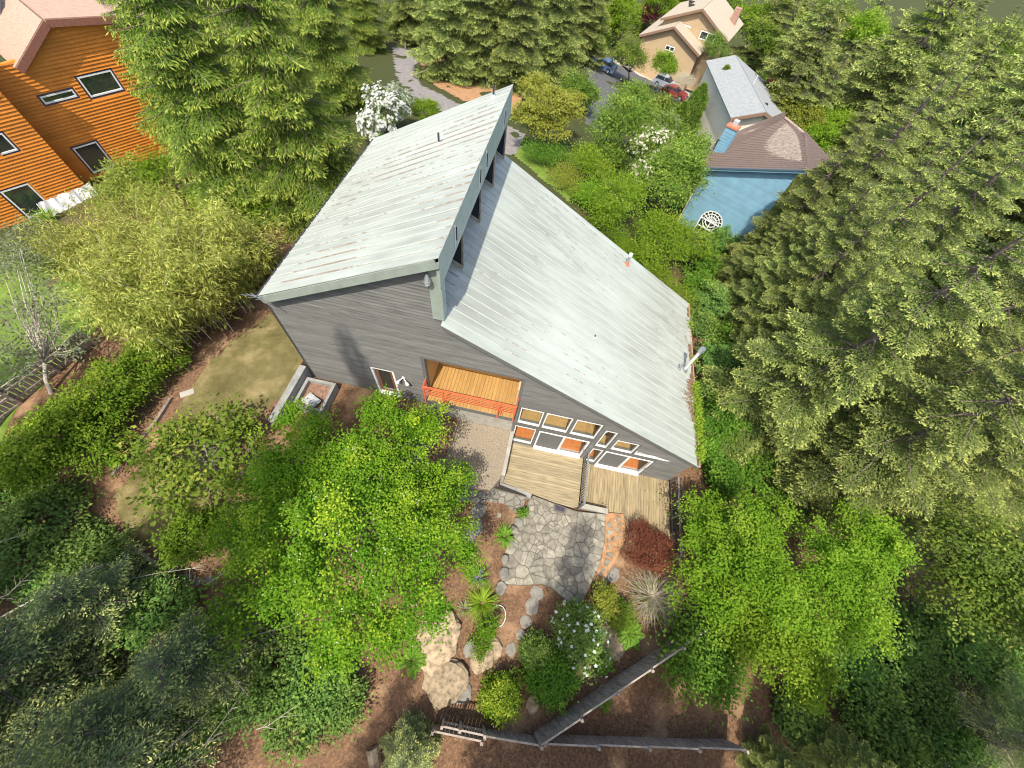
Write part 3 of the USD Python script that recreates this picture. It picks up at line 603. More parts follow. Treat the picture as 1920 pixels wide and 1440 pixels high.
# ------------------------------------------------------------ decks, terrace, patio
def boards(parent, P, pitch, along, z0, z1, material, seed, gap=.008, name='deck_board'):
    r = np.random.default_rng(seed); x0, y0, x1, y1 = P.bounds
    a, b_ = (y0, y1) if along == 'x' else (x0, x1)
    for k in range(int((b_ - a) / pitch) + 1):
        s = a + k * pitch
        c = P.intersection(sbox(x0 - 1, s + gap / 2, x1 + 1, s + pitch - gap / 2) if along == 'x' else sbox(s + gap / 2, y0 - 1, s + pitch - gap / 2, y1 + 1))
        for g in getattr(c, 'geoms', [c]):
            if g.geom_type == 'Polygon' and g.area > .004: obj(name, MB().poly(g, z0, z1 + r.uniform(-.003, .003)), material, parent)
d1P = Polygon([(10.3, -.06)] + [tuple(at_z(*p, D1)[:2]) for p in ((940, 903), (998, 926), (1040.6, 942.5), (1073, 952))] + [(14.33, -2.75), (14.33, -.06)]).buffer(0)
dk = thing('wooden_deck', 'weathered deck with boards laid parallel to the wall below the left sliding door', 'deck', (12.3, -1.4, D1))
obj('joist_frame', MB().poly(d1P.buffer(-.03), D1 - .22, D1 - .045), 'gap_dark', dk)
boards(dk, d1P, .142, 'x', D1 - .04, D1, 'deck_wood', 5)
d2P = Polygon([(14.5, -.06), (14.5, -2.36), (15.93, -2.42), (15.95, -2.55), (16.84, -2.55), (16.9, -4.2), (19.42, -4.2), (19.42, -.06)])
dk2 = thing('wooden_deck', 'weathered lower deck with boards running away from the wall at the right sliding door', 'deck', (17, -1.8, D2))
obj('joist_frame', MB().poly(d2P.buffer(-.03), D2 - .25, D2 - .045), 'gap_dark', dk2)
boards(dk2, d2P, .145, 'y', D2 - .04, D2, 'deck_wood_two', 6)
def rail_run(label, p, q, h, n_bal, z, mat_='black_metal', posts=(0, 1), bal_r=.014, mid=True):
    p, q = np.array([*p, z]), np.array([*q, z]); t = thing('deck_railing', label, 'railing', (p + q) / 2)
    for s in posts: obj('post', MB().beam(p + (q - p) * s - [0, 0, .3], p + (q - p) * s + [0, 0, h], .08, .08, up=(0, 1, 0)), mat_, t)
    obj('top_rail', MB().beam(p + [0, 0, h + .02], q + [0, 0, h + .02], .1, .04), mat_, t)
    obj('bottom_rail', MB().beam(p + [0, 0, .10], q + [0, 0, .10], .05, .05), mat_, t)
    for i in range(n_bal):
        c_ = p + (q - p) * (i + 1) / (n_bal + 1); obj('baluster', MB().beam(c_ + [0, 0, .1], c_ + [0, 0, h], .03, .03, up=(0, 1, 0)), 'black_metal', t)
rail_run('dark railing with thin balusters between the two decks', (14.40, -.12), (14.40, -2.78), .92, 17, D1, 'rail_grey')
rail_run('grey railing with black balusters along the right edge of the lower deck', (19.5, -.1), (19.5, -4.15), .95, 24, D2, 'rail_grey', posts=(0, .5, 1))
obj('deck_step', MB().minmax((14.52, -2.72, -3.6), (15.93, -2.46, -2.82)), 'concrete', label='pale low step wall between the stone patio and the lower deck', cat='step')
# curb and retaining walls
cw = obj('curb_wall', MB().beam((10.2, -.02, -1.95), (10.2, -2.42, -1.95), .19, 1.4), 'concrete', label='pale timber-topped wall between the gravel terrace and the upper deck', cat='wall')
pa, pb = at_z(938, 903, D1 - .05), at_z(998, 925, D1 - .05)
obj('deck_curb', MB().beam((pa[0], pa[1] - .16, D1 - .22), (pb[0] - .03, pb[1] - .14, D1 - .22), .26, .34), 'concrete_grey', label='grey concrete curb along the near edge of the upper deck', cat='curb')
obj('retaining_wall', MB().minmax((-.33, -3.0, -.7), (-.03, -.03, .93)), 'concrete_grey', label='grey concrete retaining wall between dry lawn and planter box', cat='wall')
obj('retaining_wall', MB().minmax((5.86, -3.6, -2.0), (6.16, -.03, -.14)), 'trim_grey', label='dark grey timber wall below the left end of the balcony', cat='wall')
pb_ = thing('planter_box', 'open concrete planter box filled with soil beside the retaining wall', 'planter', (.75, -1.15, .0))
for mn, mx in (((.02, -1.94, -.1), (.16, -.36, .5)), ((1.31, -1.94, -.1), (1.45, -.36, .5)), ((.162, -.50, -.1), (1.308, -.36, .498)), ((.162, -1.94, -.1), (1.308, -1.8, .498))):
    obj('side', MB().minmax(mn, mx), 'concrete_grey', pb_)
obj('soil', MB().minmax((.16, -1.8, -.1), (1.31, -.5, .26)), 'soil', pb_)
obj('cold_frame', MB().beam((.35, -1.3, .36), (1.05, -1.62, .44), .55, .03), 'plastic_sheet', label='white plastic sheet lying in the concrete planter box', cat='plastic sheet')
terrP = Polygon([(6.17, -.03), (10.1, -.03), (10.1, -2.55), (9.75, -3.25), (8.2, -3.35), (6.17, -3.3)])
obj('gravel_terrace', MB().poly(terrP, -3.0, -1.32), 'gravel', kind='structure')
gb = thing('garden_bed', 'bare soil bed framed by thin timbers on the gravel terrace', 'garden bed', (6.9, -1.3, -1.3))
q = [at_z(*p, -1.12) for p in ((820, 765), (864, 776), (838, 852), (800, 885))]
for i, j in ((0, 1), (1, 2), (3, 0)): obj('edging', MB().beam(q[i] - [0, 0, .08], q[j] - [0, 0, .08], .07, .18), 'timber', gb)
obj('soil', MB().poly(Polygon([p[:2] for p in q]).buffer(-.03), -1.31, -1.19), 'soil', gb)
pl = at_z(880, 785, -1.3); obj('loose_board', MB().beam(pl, at_z(884, 795, -1.3) + [0, 0, .02], .09, .04), 'old_wood', label='short loose board on the gravel below the balcony', cat='board')

def voronoi_cells(P, n, seed, relax=2):
    r = np.random.default_rng(seed); pts = scatter_in(P, n, r); x0, y0, x1, y1 = P.bounds; w = max(x1 - x0, y1 - y0)
    for it in range(relax + 1):
        cells = []
        V = Voronoi(np.vstack([pts, [[x0 - 5 * w, y0], [x1 + 5 * w, y0], [x0, y0 - 5 * w], [x0, y1 + 5 * w]]]))
        for i in range(len(pts)):
            reg = V.regions[V.point_region[i]]
            c = Polygon(V.vertices[reg]).intersection(P) if -1 not in reg and reg else Polygon()
            cells.append(c)
        if it < relax: pts = np.array([c.centroid.coords[0] if not c.is_empty else p for c, p in zip(cells, pts)])
    return [g for c in cells for g in getattr(c, 'geoms', [c]) if g.geom_type == 'Polygon' and g.area > .02]
def stones(parent, cells, z0, top, material, seed, gap=.022, name='flagstone', var=.012, frame=None):
    r = np.random.default_rng(seed)
    for c in cells:
        g = c.buffer(-gap - r.uniform(0, .010)).buffer(-.04).buffer(.04, quad_segs=2).simplify(.012)
        if g.is_empty or g.geom_type != 'Polygon' or g.area < .012: continue
        t = top + r.uniform(-var, var); mb = MB().poly(g, z0, t - .014, frame)
        ins = g.buffer(-.016)
        if ins.geom_type == 'Polygon' and not ins.is_empty and ins.area > .008: mb.poly(ins, t - .0139, t, frame)
        obj(name, mb, material, parent)
PZ = -2.86
patP = Polygon([at_z(*p, PZ)[:2] for p in ((1000, 929), (1040.6, 944.5), (1074, 956), (1084, 959), (1135.6, 964), (1134.6, 1012.5), (1124.7, 1058), (1109, 1093.6), (1095, 1123), (1077, 1135), (1057, 1121), (1033.6, 1101.5), (1013.8, 1094.6), (978, 1097.6), (938.6, 1094.6), (942.5, 1068), (946.5, 1034), (963, 1002), (968, 986), (984, 959), (992, 937))]).buffer(0)
pt = thing('patio', 'irregular flagstone patio in front of the decks', 'patio', (13.3, -4.8, PZ), kind='structure')
obj('joint_bed', MB().poly(patP.buffer(.01), PZ - .5, PZ - .03), 'joint', pt)
grate = Polygon([at_z(*p, PZ)[:2] for p in ((1040, 944), (1061, 951.5), (1058, 962), (1040, 956))])
cells = voronoi_cells(patP, 120, 8, 0)
stones(pt, [c.difference(grate.buffer(.03)) for c in cells if c.difference(grate.buffer(.03)).geom_type == 'Polygon'], PZ - .06, PZ, 'flagstone', 9, .006)
gr = thing('drain_grate', 'dark square drain grate at the patio edge by the deck', 'grate', (*grate.centroid.coords[0], PZ))
obj('frame', MB().poly(ring(grate, .03), PZ - .03, PZ + .005), 'trim_grey', gr)
gx0, gy0, gx1, gy1 = grate.bounds
for k in range(9): obj('slat', MB().poly(grate.buffer(-.032).intersection(sbox(gx0 - 1, gy0 + (gy1 - gy0) * k / 9, gx1 + 1, gy0 + (gy1 - gy0) * (k + .6) / 9)), PZ - .02, PZ), 'purple_trim', gr)
# the sloping stone bank between terrace and patio
b0, b1 = at_z(872, 905, -1.34), at_z(985, 935, -2.55); t0, t1 = at_z(868, 928, -1.9), at_z(962, 972, -2.9)
bank = thing('stone_bank', 'sloping bank of grey stones between the gravel terrace and the patio', 'stone wall', (9.6, -3.7, -2.2))
o = b0; u = (b1 - b0); L = np.linalg.norm(u); u /= L; wv = (t0 + t1) / 2 - (b0 + b1) / 2; Wd = np.linalg.norm(wv); wv = wv - u * np.dot(wv, u); wv /= np.linalg.norm(wv); nv = np.cross(u, wv); nv *= np.sign(nv[2])
if np.dot(np.cross(u, wv), nv) < 0: u, o = -u, b1
bP = sbox(-.05, -.1, L + .1, Wd + .15)
obj('bank_core', MB().poly(bP, -.5, -.02, (o, u, wv, nv)), 'joint', bank)
stones(bank, voronoi_cells(bP, 34, 5, 1), -.06, .04, 'grey_stone', 3, .02, 'stone', .035, (o, u, wv, nv))
# the dirt strip with stones between patio and lower deck
stP = Polygon([at_z(*p, -3.15)[:2] for p in ((1138, 965), (1166, 968), (1170, 1005), (1150, 1050), (1128, 1085), (1118, 1085), (1134, 1045))])
obj('dirt_strip', MB().poly(stP.buffer(.12), -3.6, -3.17), 'needle_litter', kind='structure')
ss = thing('stepping_stones', 'row of small stones in the orange dirt strip beside the lower deck', 'stones', (*stP.centroid.coords[0], -3.17))
for c in voronoi_cells(stP, 20, 4, 2): stones(ss, [c.buffer(-.05)], -3.22, -3.13, 'flagstone', int(abs(c.centroid.x) * 100) % 97, .01, 'stone', .02)
def rock(px, py, r, label, mat_='grey_stone', flat=.5, seed=0, lift=0.0, name='boulder', cat='rock'):
    p = G(px, py); m = trimesh.creation.icosphere(4 if r > .6 else 2 if r < .3 else 3, 1.0); rr = np.random.default_rng(seed)
    n = meshkit.fbm(m.vertices * 1.5 + rr.uniform(0, 50, 3), 4, seed) - .5; v = m.vertices * (1 + .9 * n[:, None])
    v = np.column_stack([v[:, :2], np.tanh(v[:, 2] * 1.6) * .72]) * np.array([r * rr.uniform(.85, 1.25), r * rr.uniform(.8, 1.15), r * flat])
    a = rr.uniform(0, 3.1); c_, s_ = math.cos(a), math.sin(a); v = v @ np.array([[c_, s_, 0], [-s_, c_, 0], [0, 0, 1]])
    obj(name, (v + p + [0, 0, lift + r * flat * .25], m.faces), mat_, smooth=40, label=label, cat=cat)
rock(820, 1200, .92, 'broad tan rock slab left of the garden path', 'boulder', .34, 1)
rock(838, 1274, .82, 'lower broad tan rock slab beside the garden gate path', 'boulder', .3, 2)
rock(905, 1230, .55, 'mossy tan stone right of the garden path', 'boulder', .3, 3)
rock(925, 1215, .42, 'small pale stone above the yellow-green round shrub', 'boulder', .35, 4)
rock(880, 1215, .33, 'grey rock beside the little path between the slabs', 'grey_stone', .5, 5)
rock(866, 1300, .34, 'flat grey stone in the path by the gate', 'grey_stone', .3, 6)
rock(1150, 1205, .7, 'pale sandstone slab right of the white flowering shrub', 'boulder', .2, 7)
rock(998, 1322, .26, 'small pale rock between green shrub and diagonal fence', 'boulder', .6, 8)
for i, (px, py, r, lb) in enumerate(((1006, 1111, .3, 'round grey stepping stone just below the patio'), (998, 1137, .33, 'largest grey stepping stone below the patio'), (985, 1165, .26, 'pale stepping stone in the middle of the mulch'), (976, 1190, .2, 'small stepping stone right of the hose'), (958, 1217, .24, 'last pale stepping stone toward the slabs'),
                                    (895, 957, .42, 'square grey stone in the mulch below the stone bank'), (888, 986, .4, 'grey stone in the mulch by the white leaf patch'), (873, 1010, .38, 'grey stone half under the big maple'), (935, 966, .15, 'little round stone left of the spiky plant'),
                                    (1130, 1063, .4, 'grey paving stone right of the patio corner'), (1124, 1083, .38, 'second grey paving stone below the patio corner'), (1147, 1075, .35, 'grey paving stone under the bare twiggy shrub'))):
    rock(px, py, r, lb, 'grey_stone', .16, 20 + i, .0, 'stepping_stone', 'stone')
for i, (px, py) in enumerate(((946, 1050), (944, 1075), (941, 1098), (955, 1015), (963, 995), (972, 980), (938, 1105))):
    rock(px, py, .22, ['rough grey edging rock on the left side of the patio', 'rough grey edging rock lower on the left patio side', 'edging rock at the lower left patio corner', 'edging rock beside the spiky plant', 'edging rock above the spiky plant', 'edging rock by the small round weed', 'outer edging rock below the patio corner'][i], 'grey_stone', .7, 40 + i, .1, 'edging_rock', 'rock')

# ------------------------------------------------------------ neighbouring houses
def frame_at(o, deg):
    a = math.radians(deg); return np.array(o, float), np.array([math.cos(a), math.sin(a), 0]), np.array([0, 0, 1.0]), np.array([math.sin(a), -math.cos(a), 0])
def uzp(F, px, py):
    p = on_plane(px, py, F[0], F[3]); return np.array([np.dot(p - F[0], F[1]), p[2] - F[0][2]])
def wrect(F, c):
    q = np.array([uzp(F, *p) for p in c]); x = np.sort(q[:, 0]); z = np.sort(q[:, 1]); return x[:2].mean(), x[2:].mean(), z[:2].mean(), z[2:].mean()
def shift(F, d): return (F[0] - F[3] * d, F[1], F[2], F[3])
def roof_run(parent, F, pts, depth, over, thick, material, trim, name='roof'):
    """A gable roof: the rake line pts (u, z) pushed back from the wall."""
    pts = [np.array(p, float) for p in pts]
    for a, b in zip(pts, pts[1:]):
        n = np.array([-(b - a)[1], (b - a)[0]]); n /= np.linalg.norm(n)
        P = Polygon([a + n * .02, b + n * .02, b + n * (.02 + thick), a + n * (.02 + thick)])
        r = obj(name, MB().poly(P, -depth, over, F), material, parent)
        obj('rake_board', MB().poly(Polygon([a - n * .16, b - n * .16, b + n * (thick - .02), a + n * (thick - .02)]), over + .003, over + .05, F), trim, r)

OZ = T(-19.4, 9.6)
F1 = frame_at(at_z(158, 347, 0.0), 60); F2 = shift(F1, .85)
OH = thing('clapboard_house', 'bright orange clapboard house with purple-trimmed white windows at the upper left', 'house', F1[0])
top1 = uzp(F1, 17, 60); tl_ = uzp(F1, 0, 72); s1 = min(max((top1[1] - tl_[1]) / max(top1[0] - tl_[0], .3), .2), .8)
P1 = Polygon([(0, -2.2), (0, top1[1]), (-2.2, top1[1] - .05 - 2.2 * .42), (-7.5, top1[1] - 7.5 * .42), (-9, 1.0), (-9, -2.2)])
pk, lr, rr_ = uzp(F2, 85, 42), uzp(F2, 33, 111), uzp(F2, 165, 34)
P2 = Polygon([(-.5, -2.2), (-.5, lr[1] - .2), tuple(lr), tuple(pk), (rr_[0] + 1.2, rr_[1] - .25), (rr_[0] + 3.4, rr_[1] - 1.4), (rr_[0] + 3.4, -2.2)]).buffer(0)
ow1 = [wrect(F1, c) for c in (((7, 363), (53, 336), (92, 390), (55, 413)), ((-40, 265), (3, 243), (25, 277), (-10, 300)))]
ow2 = [wrect(F2, c) for c in (((142, 280), (180, 260), (206, 303), (178, 334)), ((82, 192), (132, 163), (137, 170), (88, 199)), ((152, 150), (203, 124), (226, 161), (171, 190)))]
def clear(P, rects, m=.1): return P.difference(shapely.union_all([sbox(a - m, c - m, b + m, d + m) for a, b, c, d in rects]))
for F, P, rects, sd_ in ((F1, P1, ow1, 21), (F2, P2, ow2, 22)):
    holes = clear(P, rects, -.01)
    obj('wall', MB().poly(holes, -.2, 0, F), 'orange_paint', OH)
    siding(OH, F, clear(P, rects, .09), .165, 'orange_paint', sd_, split=8, t=.02, wedge=.045)
    for r_ in rects:
        obj('room_dark', MB().poly(sbox(r_[0], r_[2], r_[1], r_[3]), -.3, -.21, F), 'gap_dark', OH)
        window(OH, F, *r_, w=.075, glass='dim_glass', trim='purple_trim', bars_h=[r_[2] + .28 * (r_[3] - r_[2])] if r_[3] - r_[2] > 1.7 else (), bars_v=[(r_[0] + r_[1]) / 2] if r_[1] - r_[0] > 1.6 and r_[3] - r_[2] < .75 else (), proud=.05, tw=.09)
obj('corner_board', MB().poly(sbox(-.14, -2.2, .02, top1[1] - .05), .0, .045, F1), 'orange_trim', OH)
obj('side_wall', MB().poly(sbox(-.12, -2.2, 0, top1[1] - .1), -.85, -.002, F1), 'orange_paint', OH)
obj('batten', MB().poly(sbox(-2.15, -2.2, -2.02, top1[1] - 2.4), .0, .05, F1), 'orange_trim', OH)
ra, rb = uzp(F1, 33, 113), uzp(F1, 0, 168); d_ = (rb - ra) / np.linalg.norm(rb - ra); rb = ra + d_ * 6; n_ = np.array([-d_[1], d_[0]])
obj('rake_trim', MB().poly(Polygon([ra - n_ * .1, rb - n_ * .1, rb + n_ * .1, ra + n_ * .1]).intersection(P1), .022, .07, F1), 'orange_trim', OH)
roof_run(OH, F2, [lr + (-.3, -.35), pk + (0, .05)], 9, .3, .16, 'roof_tan', 'red_brown')
roof_run(OH, F2, [pk + (0, .05), np.array([rr_[0] + 1.2, rr_[1] - .15]), np.array([rr_[0] + 3.8, rr_[1] - 1.5])], 9, .3, .16, 'roof_tan', 'red_brown')
roof_run(OH, F1, [np.array([-7.5, top1[1] - 7.5 * .42 + .02]), np.array([.05, top1[1] + .05])], 7, .15, .12, 'roof_pale', 'white_paint')
cb = uzp(F2, 30, 45); cp = F2[0] - F2[3] * 4.0 + F2[1] * cb[0] + np.array([0, 0, cb[1] - 1.0])
ch = obj('chimney', MB().box(cp, (.7, .7, 2.6), .3), 'concrete', OH); obj('chimney_cap', MB().box(cp + [0, 0, 1.38], (.85, .85, .15), .3), 'concrete_grey', ch)
# sheet-covered frame at its foot
q = [F1[0] + F1[1] * a + F1[3] * b + [0, 0, z] for a, b, z in ((.25, .1, .05), (-2.6, .1, -.05), (-2.7, 1.0, -.75), (.2, 1.0, -.65))]
cov = thing('covered_frame', 'white plastic sheeting draped over a frame below the orange wall', 'plastic cover', (q[0] + q[2]) / 2)
uu, vv = np.meshgrid(np.linspace(0, 1, 40), np.linspace(0, 1, 10), indexing='ij')
pp = (q[0] * ((1 - uu) * (1 - vv))[..., None] + q[1] * (uu * (1 - vv))[..., None] + q[2] * (uu * vv)[..., None] + q[3] * ((1 - uu) * vv)[..., None])
pp = pp + (meshkit.noise(np.stack([uu * 17, vv * 2, 0 * uu], -1), 4) - .5)[..., None] * .3 * F1[3]
i_ = np.arange(400).reshape(40, 10); sheet_m = MB().add(pp.reshape(-1, 3), np.stack([i_[:-1, :-1], i_[1:, :-1], i_[1:, 1:], i_[:-1, 1:]], -1).reshape(-1, 4))
obj('sheet', sheet_m, 'plastic_sheet', cov, smooth=True)
for k in (0, 1): obj('pole', MB().tube([q[k] + F1[3] * .05, (q[2], q[3])[1 - k] - [0, 0, .3]], .025, 6), 'white_metal', cov)

# blue house
FB = frame_at(at_z(1278, 406, -4.0), -30)
BH = thing('clapboard_house', 'light blue clapboard house with brown shingle roof and arched window', 'house', FB[0])
bt0, bt1 = uzp(FB, 1329, 313), uzp(FB, 1412, 315); sl = (bt1[1] - bt0[1]) / (bt1[0] - bt0[0])
PBl = Polygon([(0, -2.5), (0, bt0[1]), (6.0, bt0[1] + 6.0 * sl), (6.0, -2.5)])
aw0, aw1, awb = uzp(FB, 1314, 408), uzp(FB, 1352, 425), uzp(FB, 1300, 436)
ax, aw, az = (aw0[0] + aw1[0]) / 2, abs(aw1[0] - aw0[0]) / 2, (aw0[1] + aw1[1]) / 2
hole = sbox(ax - aw, az - 1.5, ax + aw, az).union(Point(ax, az).buffer(aw, quad_segs=12).intersection(sbox(ax - aw, az, ax + aw, az + aw)))
obj('wall', MB().poly(PBl.difference(hole.buffer(-.02)), -.2, 0, FB), 'blue_paint', BH)
siding(BH, FB, PBl.difference(hole.buffer(.06)).intersection(sbox(-1, -2.4, 6.0, 20)), .22, 'blue_paint', 31, split=0, t=.02, wedge=.055)
fr = ring(hole.buffer(.05, join_style=2), .1).union(sbox(ax - aw, az - .05, ax + aw, az + .05)).union(sbox(ax - .04, az - 1.5, ax + .04, az)).union(sbox(ax - aw, az - .75, ax + aw, az - .68))
for k in range(1, 8):
    t = math.pi * k / 8; fr = fr.union(LineString([(ax, az), (ax + aw * math.cos(t), az + aw * math.sin(t))]).buffer(.022).intersection(hole))
fr = fr.union(Point(ax, az).buffer(aw * .5).difference(Point(ax, az).buffer(aw * .45)).intersection(hole)).union(Point(ax, az).buffer(aw * .75).difference(Point(ax, az).buffer(aw * .71)).intersection(hole))
for s in (-.5, .5): fr = fr.union(sbox(ax + s * aw - .02, az - 1.5, ax + s * aw + .02, az))
w_ = obj('window', MB().poly(fr, -.06, .05, FB), 'white_paint', BH, label='arched white fan window with muntins')
obj('pane', MB().poly(hole.buffer(-.01), -.04, -.02, FB), 'dim_glass', w_)
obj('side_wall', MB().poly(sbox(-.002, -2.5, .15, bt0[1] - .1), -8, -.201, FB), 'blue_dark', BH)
obj('corner_board', MB().poly(sbox(-.02, -2.5, .12, bt0[1]), .0, .045, FB), 'blue_paint', BH)
obj('downpipe', MB().tube([FB[0] + FB[1] * -.12 + [0, 0, -2.], FB[0] + FB[1] * -.12 + [0, 0, bt0[1] - .2]], .06, 8), 'cream_paint', BH)
ev = [FB[0] + FB[1] * a + FB[3] * .4 + [0, 0, bt0[1] + a * sl + .05] for a in (-.7, 6.4)]
obj('fascia', MB().beam(ev[0] - [0, 0, .08], ev[1] - [0, 0, .08], .06, .22), 'blue_paint', BH)
obj('gutter', MB().beam(ev[0] + FB[3] * .06 + [0, 0, .03], ev[1] + FB[3] * .06 + [0, 0, .03], .1, .1), 'blue_dark', BH)
def shingles(parent, a, b, c, d, rows, cols, seed, name='roof'):
    """a-b is the eave, d-c the ridge: lapped shingles on the quad."""
    r = np.random.default_rng(seed); a, b, c, d = (np.asarray(p, float) for p in (a, b, c, d)); n = np.cross(b - a, d - a); n /= np.linalg.norm(n); n *= np.sign(n[2])
    base = obj(name, MB().add(np.array([a, b, c, d, a - n * .12, b - n * .12, c - n * .12, d - n * .12]), [[0, 1, 2, 3], [7, 6, 5, 4], [0, 4, 5, 1], [1, 5, 6, 2], [2, 6, 7, 3], [3, 7, 4, 0]]), 'shingle', parent)
    V, Fc = [], []
    for i in range(rows):
        v0, v1 = i / rows, min((i + 1.25) / rows, 1.0)
        e = np.linspace(0, 1, cols + 1) + np.r_[0, r.uniform(-.3, .3, cols - 1) / cols, 0]
        for u0, u1 in zip(e, e[1:]):
            P = lambda u, v: (a * (1 - u) + b * u) * (1 - v) + (d * (1 - u) + c * u) * v
            g = (u1 - u0) * .04; hh = .035 + r.uniform(0, .025)
            t0, t1, t2, t3 = P(u0 + g, v0), P(u1 - g, v0), P(u1 - g, v1), P(u0 + g, v1)
            k = len(V) * 6; V.append(np.array([t0 + n * hh, t1 + n * hh, t2 + n * .012, t3 + n * .012, t0 + n * .004, t1 + n * .004])); Fc += [[k, k + 1, k + 2, k + 3], [k + 4, k + 5, k + 1, k]]
    obj('shingles', (np.concatenate(V), MB().add(np.concatenate(V), Fc).faces), 'shingle_mix', base, kind='stuff')
    return base
mat('shingle_mix', {'g': ('geometry', {}), 'r': ('rgb_ramp', {'ramp': [(.0, (.14, .10, .08)), (.5, (.22, .165, .125)), (.88, (.31, .24, .18)), (.97, (.52, .36, .26))]}), 'p': ('principled_bsdf', {'roughness': .9})}, [('g.random_per_island', 'r.fac'), ('r.color', 'p.base_color')])
rd = at_z(1472, 222, 3.6); rd2 = at_z(1506, 250, 3.4); e2 = at_z(1372, 246, 2.7)
shingles(BH, ev[0], ev[1], rd2, rd, 22, 34, 1)
shingles(BH, ev[0], rd, rd + np.array([.4, 1.6, -.1]), at_z(1345, 262, 1.5), 10, 14, 2)
shingles(BH, ev[1], ev[1] + np.array([3.2, 3.4, -.6]), rd2 + np.array([.3, .4, 0]), rd2, 18, 12, 3)
obj('ridge_cap', MB().beam(rd + [0, 0, .05], rd2 + [0, 0, .05], .3, .07), 'shingle', BH)
c0 = at_z(1336, 291, .9) + np.array([.45, .15, 0]); chm = obj('chimney', MB().box(c0 + [0, 0, .75], (.85, .7, 2.9), math.radians(-30)), 'blue_paint', BH)
for k in range(12): obj('siding_board', MB().box(c0 + [0, 0, -.55 + k * .22], (.89, .74, .03), math.radians(-30)), 'blue_paint', chm)
obj('chimney_crown', MB().box(c0 + [0, 0, 2.25], (.95, .8, .12), math.radians(-30)), 'orange_boot', chm)
obj('chimney_pot', MB().box(c0 + [.1, .15, 2.45], (.4, .4, .36), math.radians(-30)), 'plastic_sheet', chm)

# white house with grey roof
GH = thing('gabled_house', 'pale cream house with long grey roof between arborvitae and the blue house', 'house', at_z(1433, 209, .3))
g0, g1 = at_z(1433, 209, .6), at_z(1374, 114, .2); ax_ = (g1 - g0) * [1, 1, 0]; Lg = np.linalg.norm(ax_); ax_ /= Lg; sx_ = np.array([ax_[1], -ax_[0], 0])
FG = (g0, sx_, np.array([0, 0, 1.0]), -ax_)
lft = uzp(FG, 1376, 219)
obj('wall', MB().poly(Polygon([(lft[0], lft[1] - .1), (0, -.25), (4.6, -1.9), (4.6, -6), (lft[0], -6)]), -.3, -.05, FG), 'cream_paint', GH)
obj('wall', MB().poly(sbox(lft[0], -6, lft[0] + .2, lft[1] - .12), -Lg, -.301, FG), 'cream_paint', GH)
roof_run(GH, FG, [np.array([lft[0] - .4, lft[1] - .1]), np.array([0, 0])], Lg, .4, .14, 'roof_grey', 'tan_trim')
roof_run(GH, FG, [np.array([0, 0]), np.array([5.0, -2.0])], Lg, .4, .14, 'roof_grey', 'tan_trim')
for px, py in ((1389, 131), (1410, 165), (1437, 195), (1430, 203)):
    p = at_z(px, py, .4); obj('roof_vent', MB().box(p, (.3, .3, .12)), 'gap_dark', GH)
p = at_z(1411, 160, .5); obj('vent_pipe', MB().tube([p, p + [0, 0, .9]], .06, 8), 'white_metal', GH)
p = at_z(1402, 182, -.1); sk = obj('skylight', MB().box(p, (1.5, .9, .25), math.atan2(ax_[1], ax_[0])), 'white_paint', GH); obj('pane', MB().box(p + [0, 0, .13], (1.3, .7, .02), math.atan2(ax_[1], ax_[0])), 'glass', sk)

# tan house
FT = frame_at(at_z(1191, 111, float(T(15, 78)) - .2), -20); FT2 = shift(FT, 3.0)
TH = thing('gabled_house', 'two-gabled tan house with beige roofs near the top edge', 'house', FT[0])
a_ = [uzp(FT, *p) for p in ((1191, 111), (1206, 65), (1266, 50), (1311, 97), (1289, 138))]
b_ = [uzp(FT2, *p) for p in ((1246, 34), (1319, 17), (1364, 70), (1350, 92))]
rep = lambda q0, q1, q2: (q0, q1, q2)
Pt1 = Polygon([(a_[1][0], -2.5), tuple(a_[1]), tuple(a_[2]), tuple(a_[3]), (a_[3][0], -2.5)])
Pt2 = Polygon([(b_[0][0], -2.5), tuple(b_[0]), tuple(b_[1]), tuple(b_[2]), (b_[2][0], -2.5)])
tw1 = [wrect(FT, ((1249, 84), (1266, 88), (1263, 98), (1246, 93)))]; tw2 = [wrect(FT2, ((1315, 56), (1357, 70), (1350, 84), (1309, 74))), wrect(FT2, ((1266, 40), (1296, 49), (1295, 52), (1265, 43)))]
for F, P, ws in ((FT, Pt1, tw1), (FT2, Pt2, tw2)):
    obj('wall', MB().poly(clear(P, ws, -.02), -.2, 0, F), 'tan_paint', TH)
    siding(TH, F, clear(P, ws, .05), .3, 'tan_paint', 41, split=0, t=.02)
    for r_ in ws:
        wide = r_[1] - r_[0] > 2
        window(TH, F, *r_, w=.13, glass='dim_glass', bars_v=[r_[0] + (r_[1] - r_[0]) * k / 3 for k in (1, 2)] if wide else [(r_[0] + r_[1]) / 2], proud=.06)
roof_run(TH, FT, [a_[1] + (-.5, -.2), a_[2]], 11, .6, .18, 'roof_beige', 'tan_trim'); roof_run(TH, FT, [a_[2], a_[3] + (.4, -.4)], 11, .6, .18, 'roof_beige', 'tan_trim')
roof_run(TH, FT2, [b_[0] + (-.5, -.2), b_[1]], 11, .6, .18, 'roof_beige', 'tan_trim'); roof_run(TH, FT2, [b_[1], b_[2] + (.5, -.5)], 11, .6, .18, 'roof_beige', 'tan_trim')
obj('side_wall', MB().poly(sbox(a_[3][0] - .2, -2.5, a_[3][0], a_[3][1] - .2), -3, -.21, FT), 'tan_trim', TH)
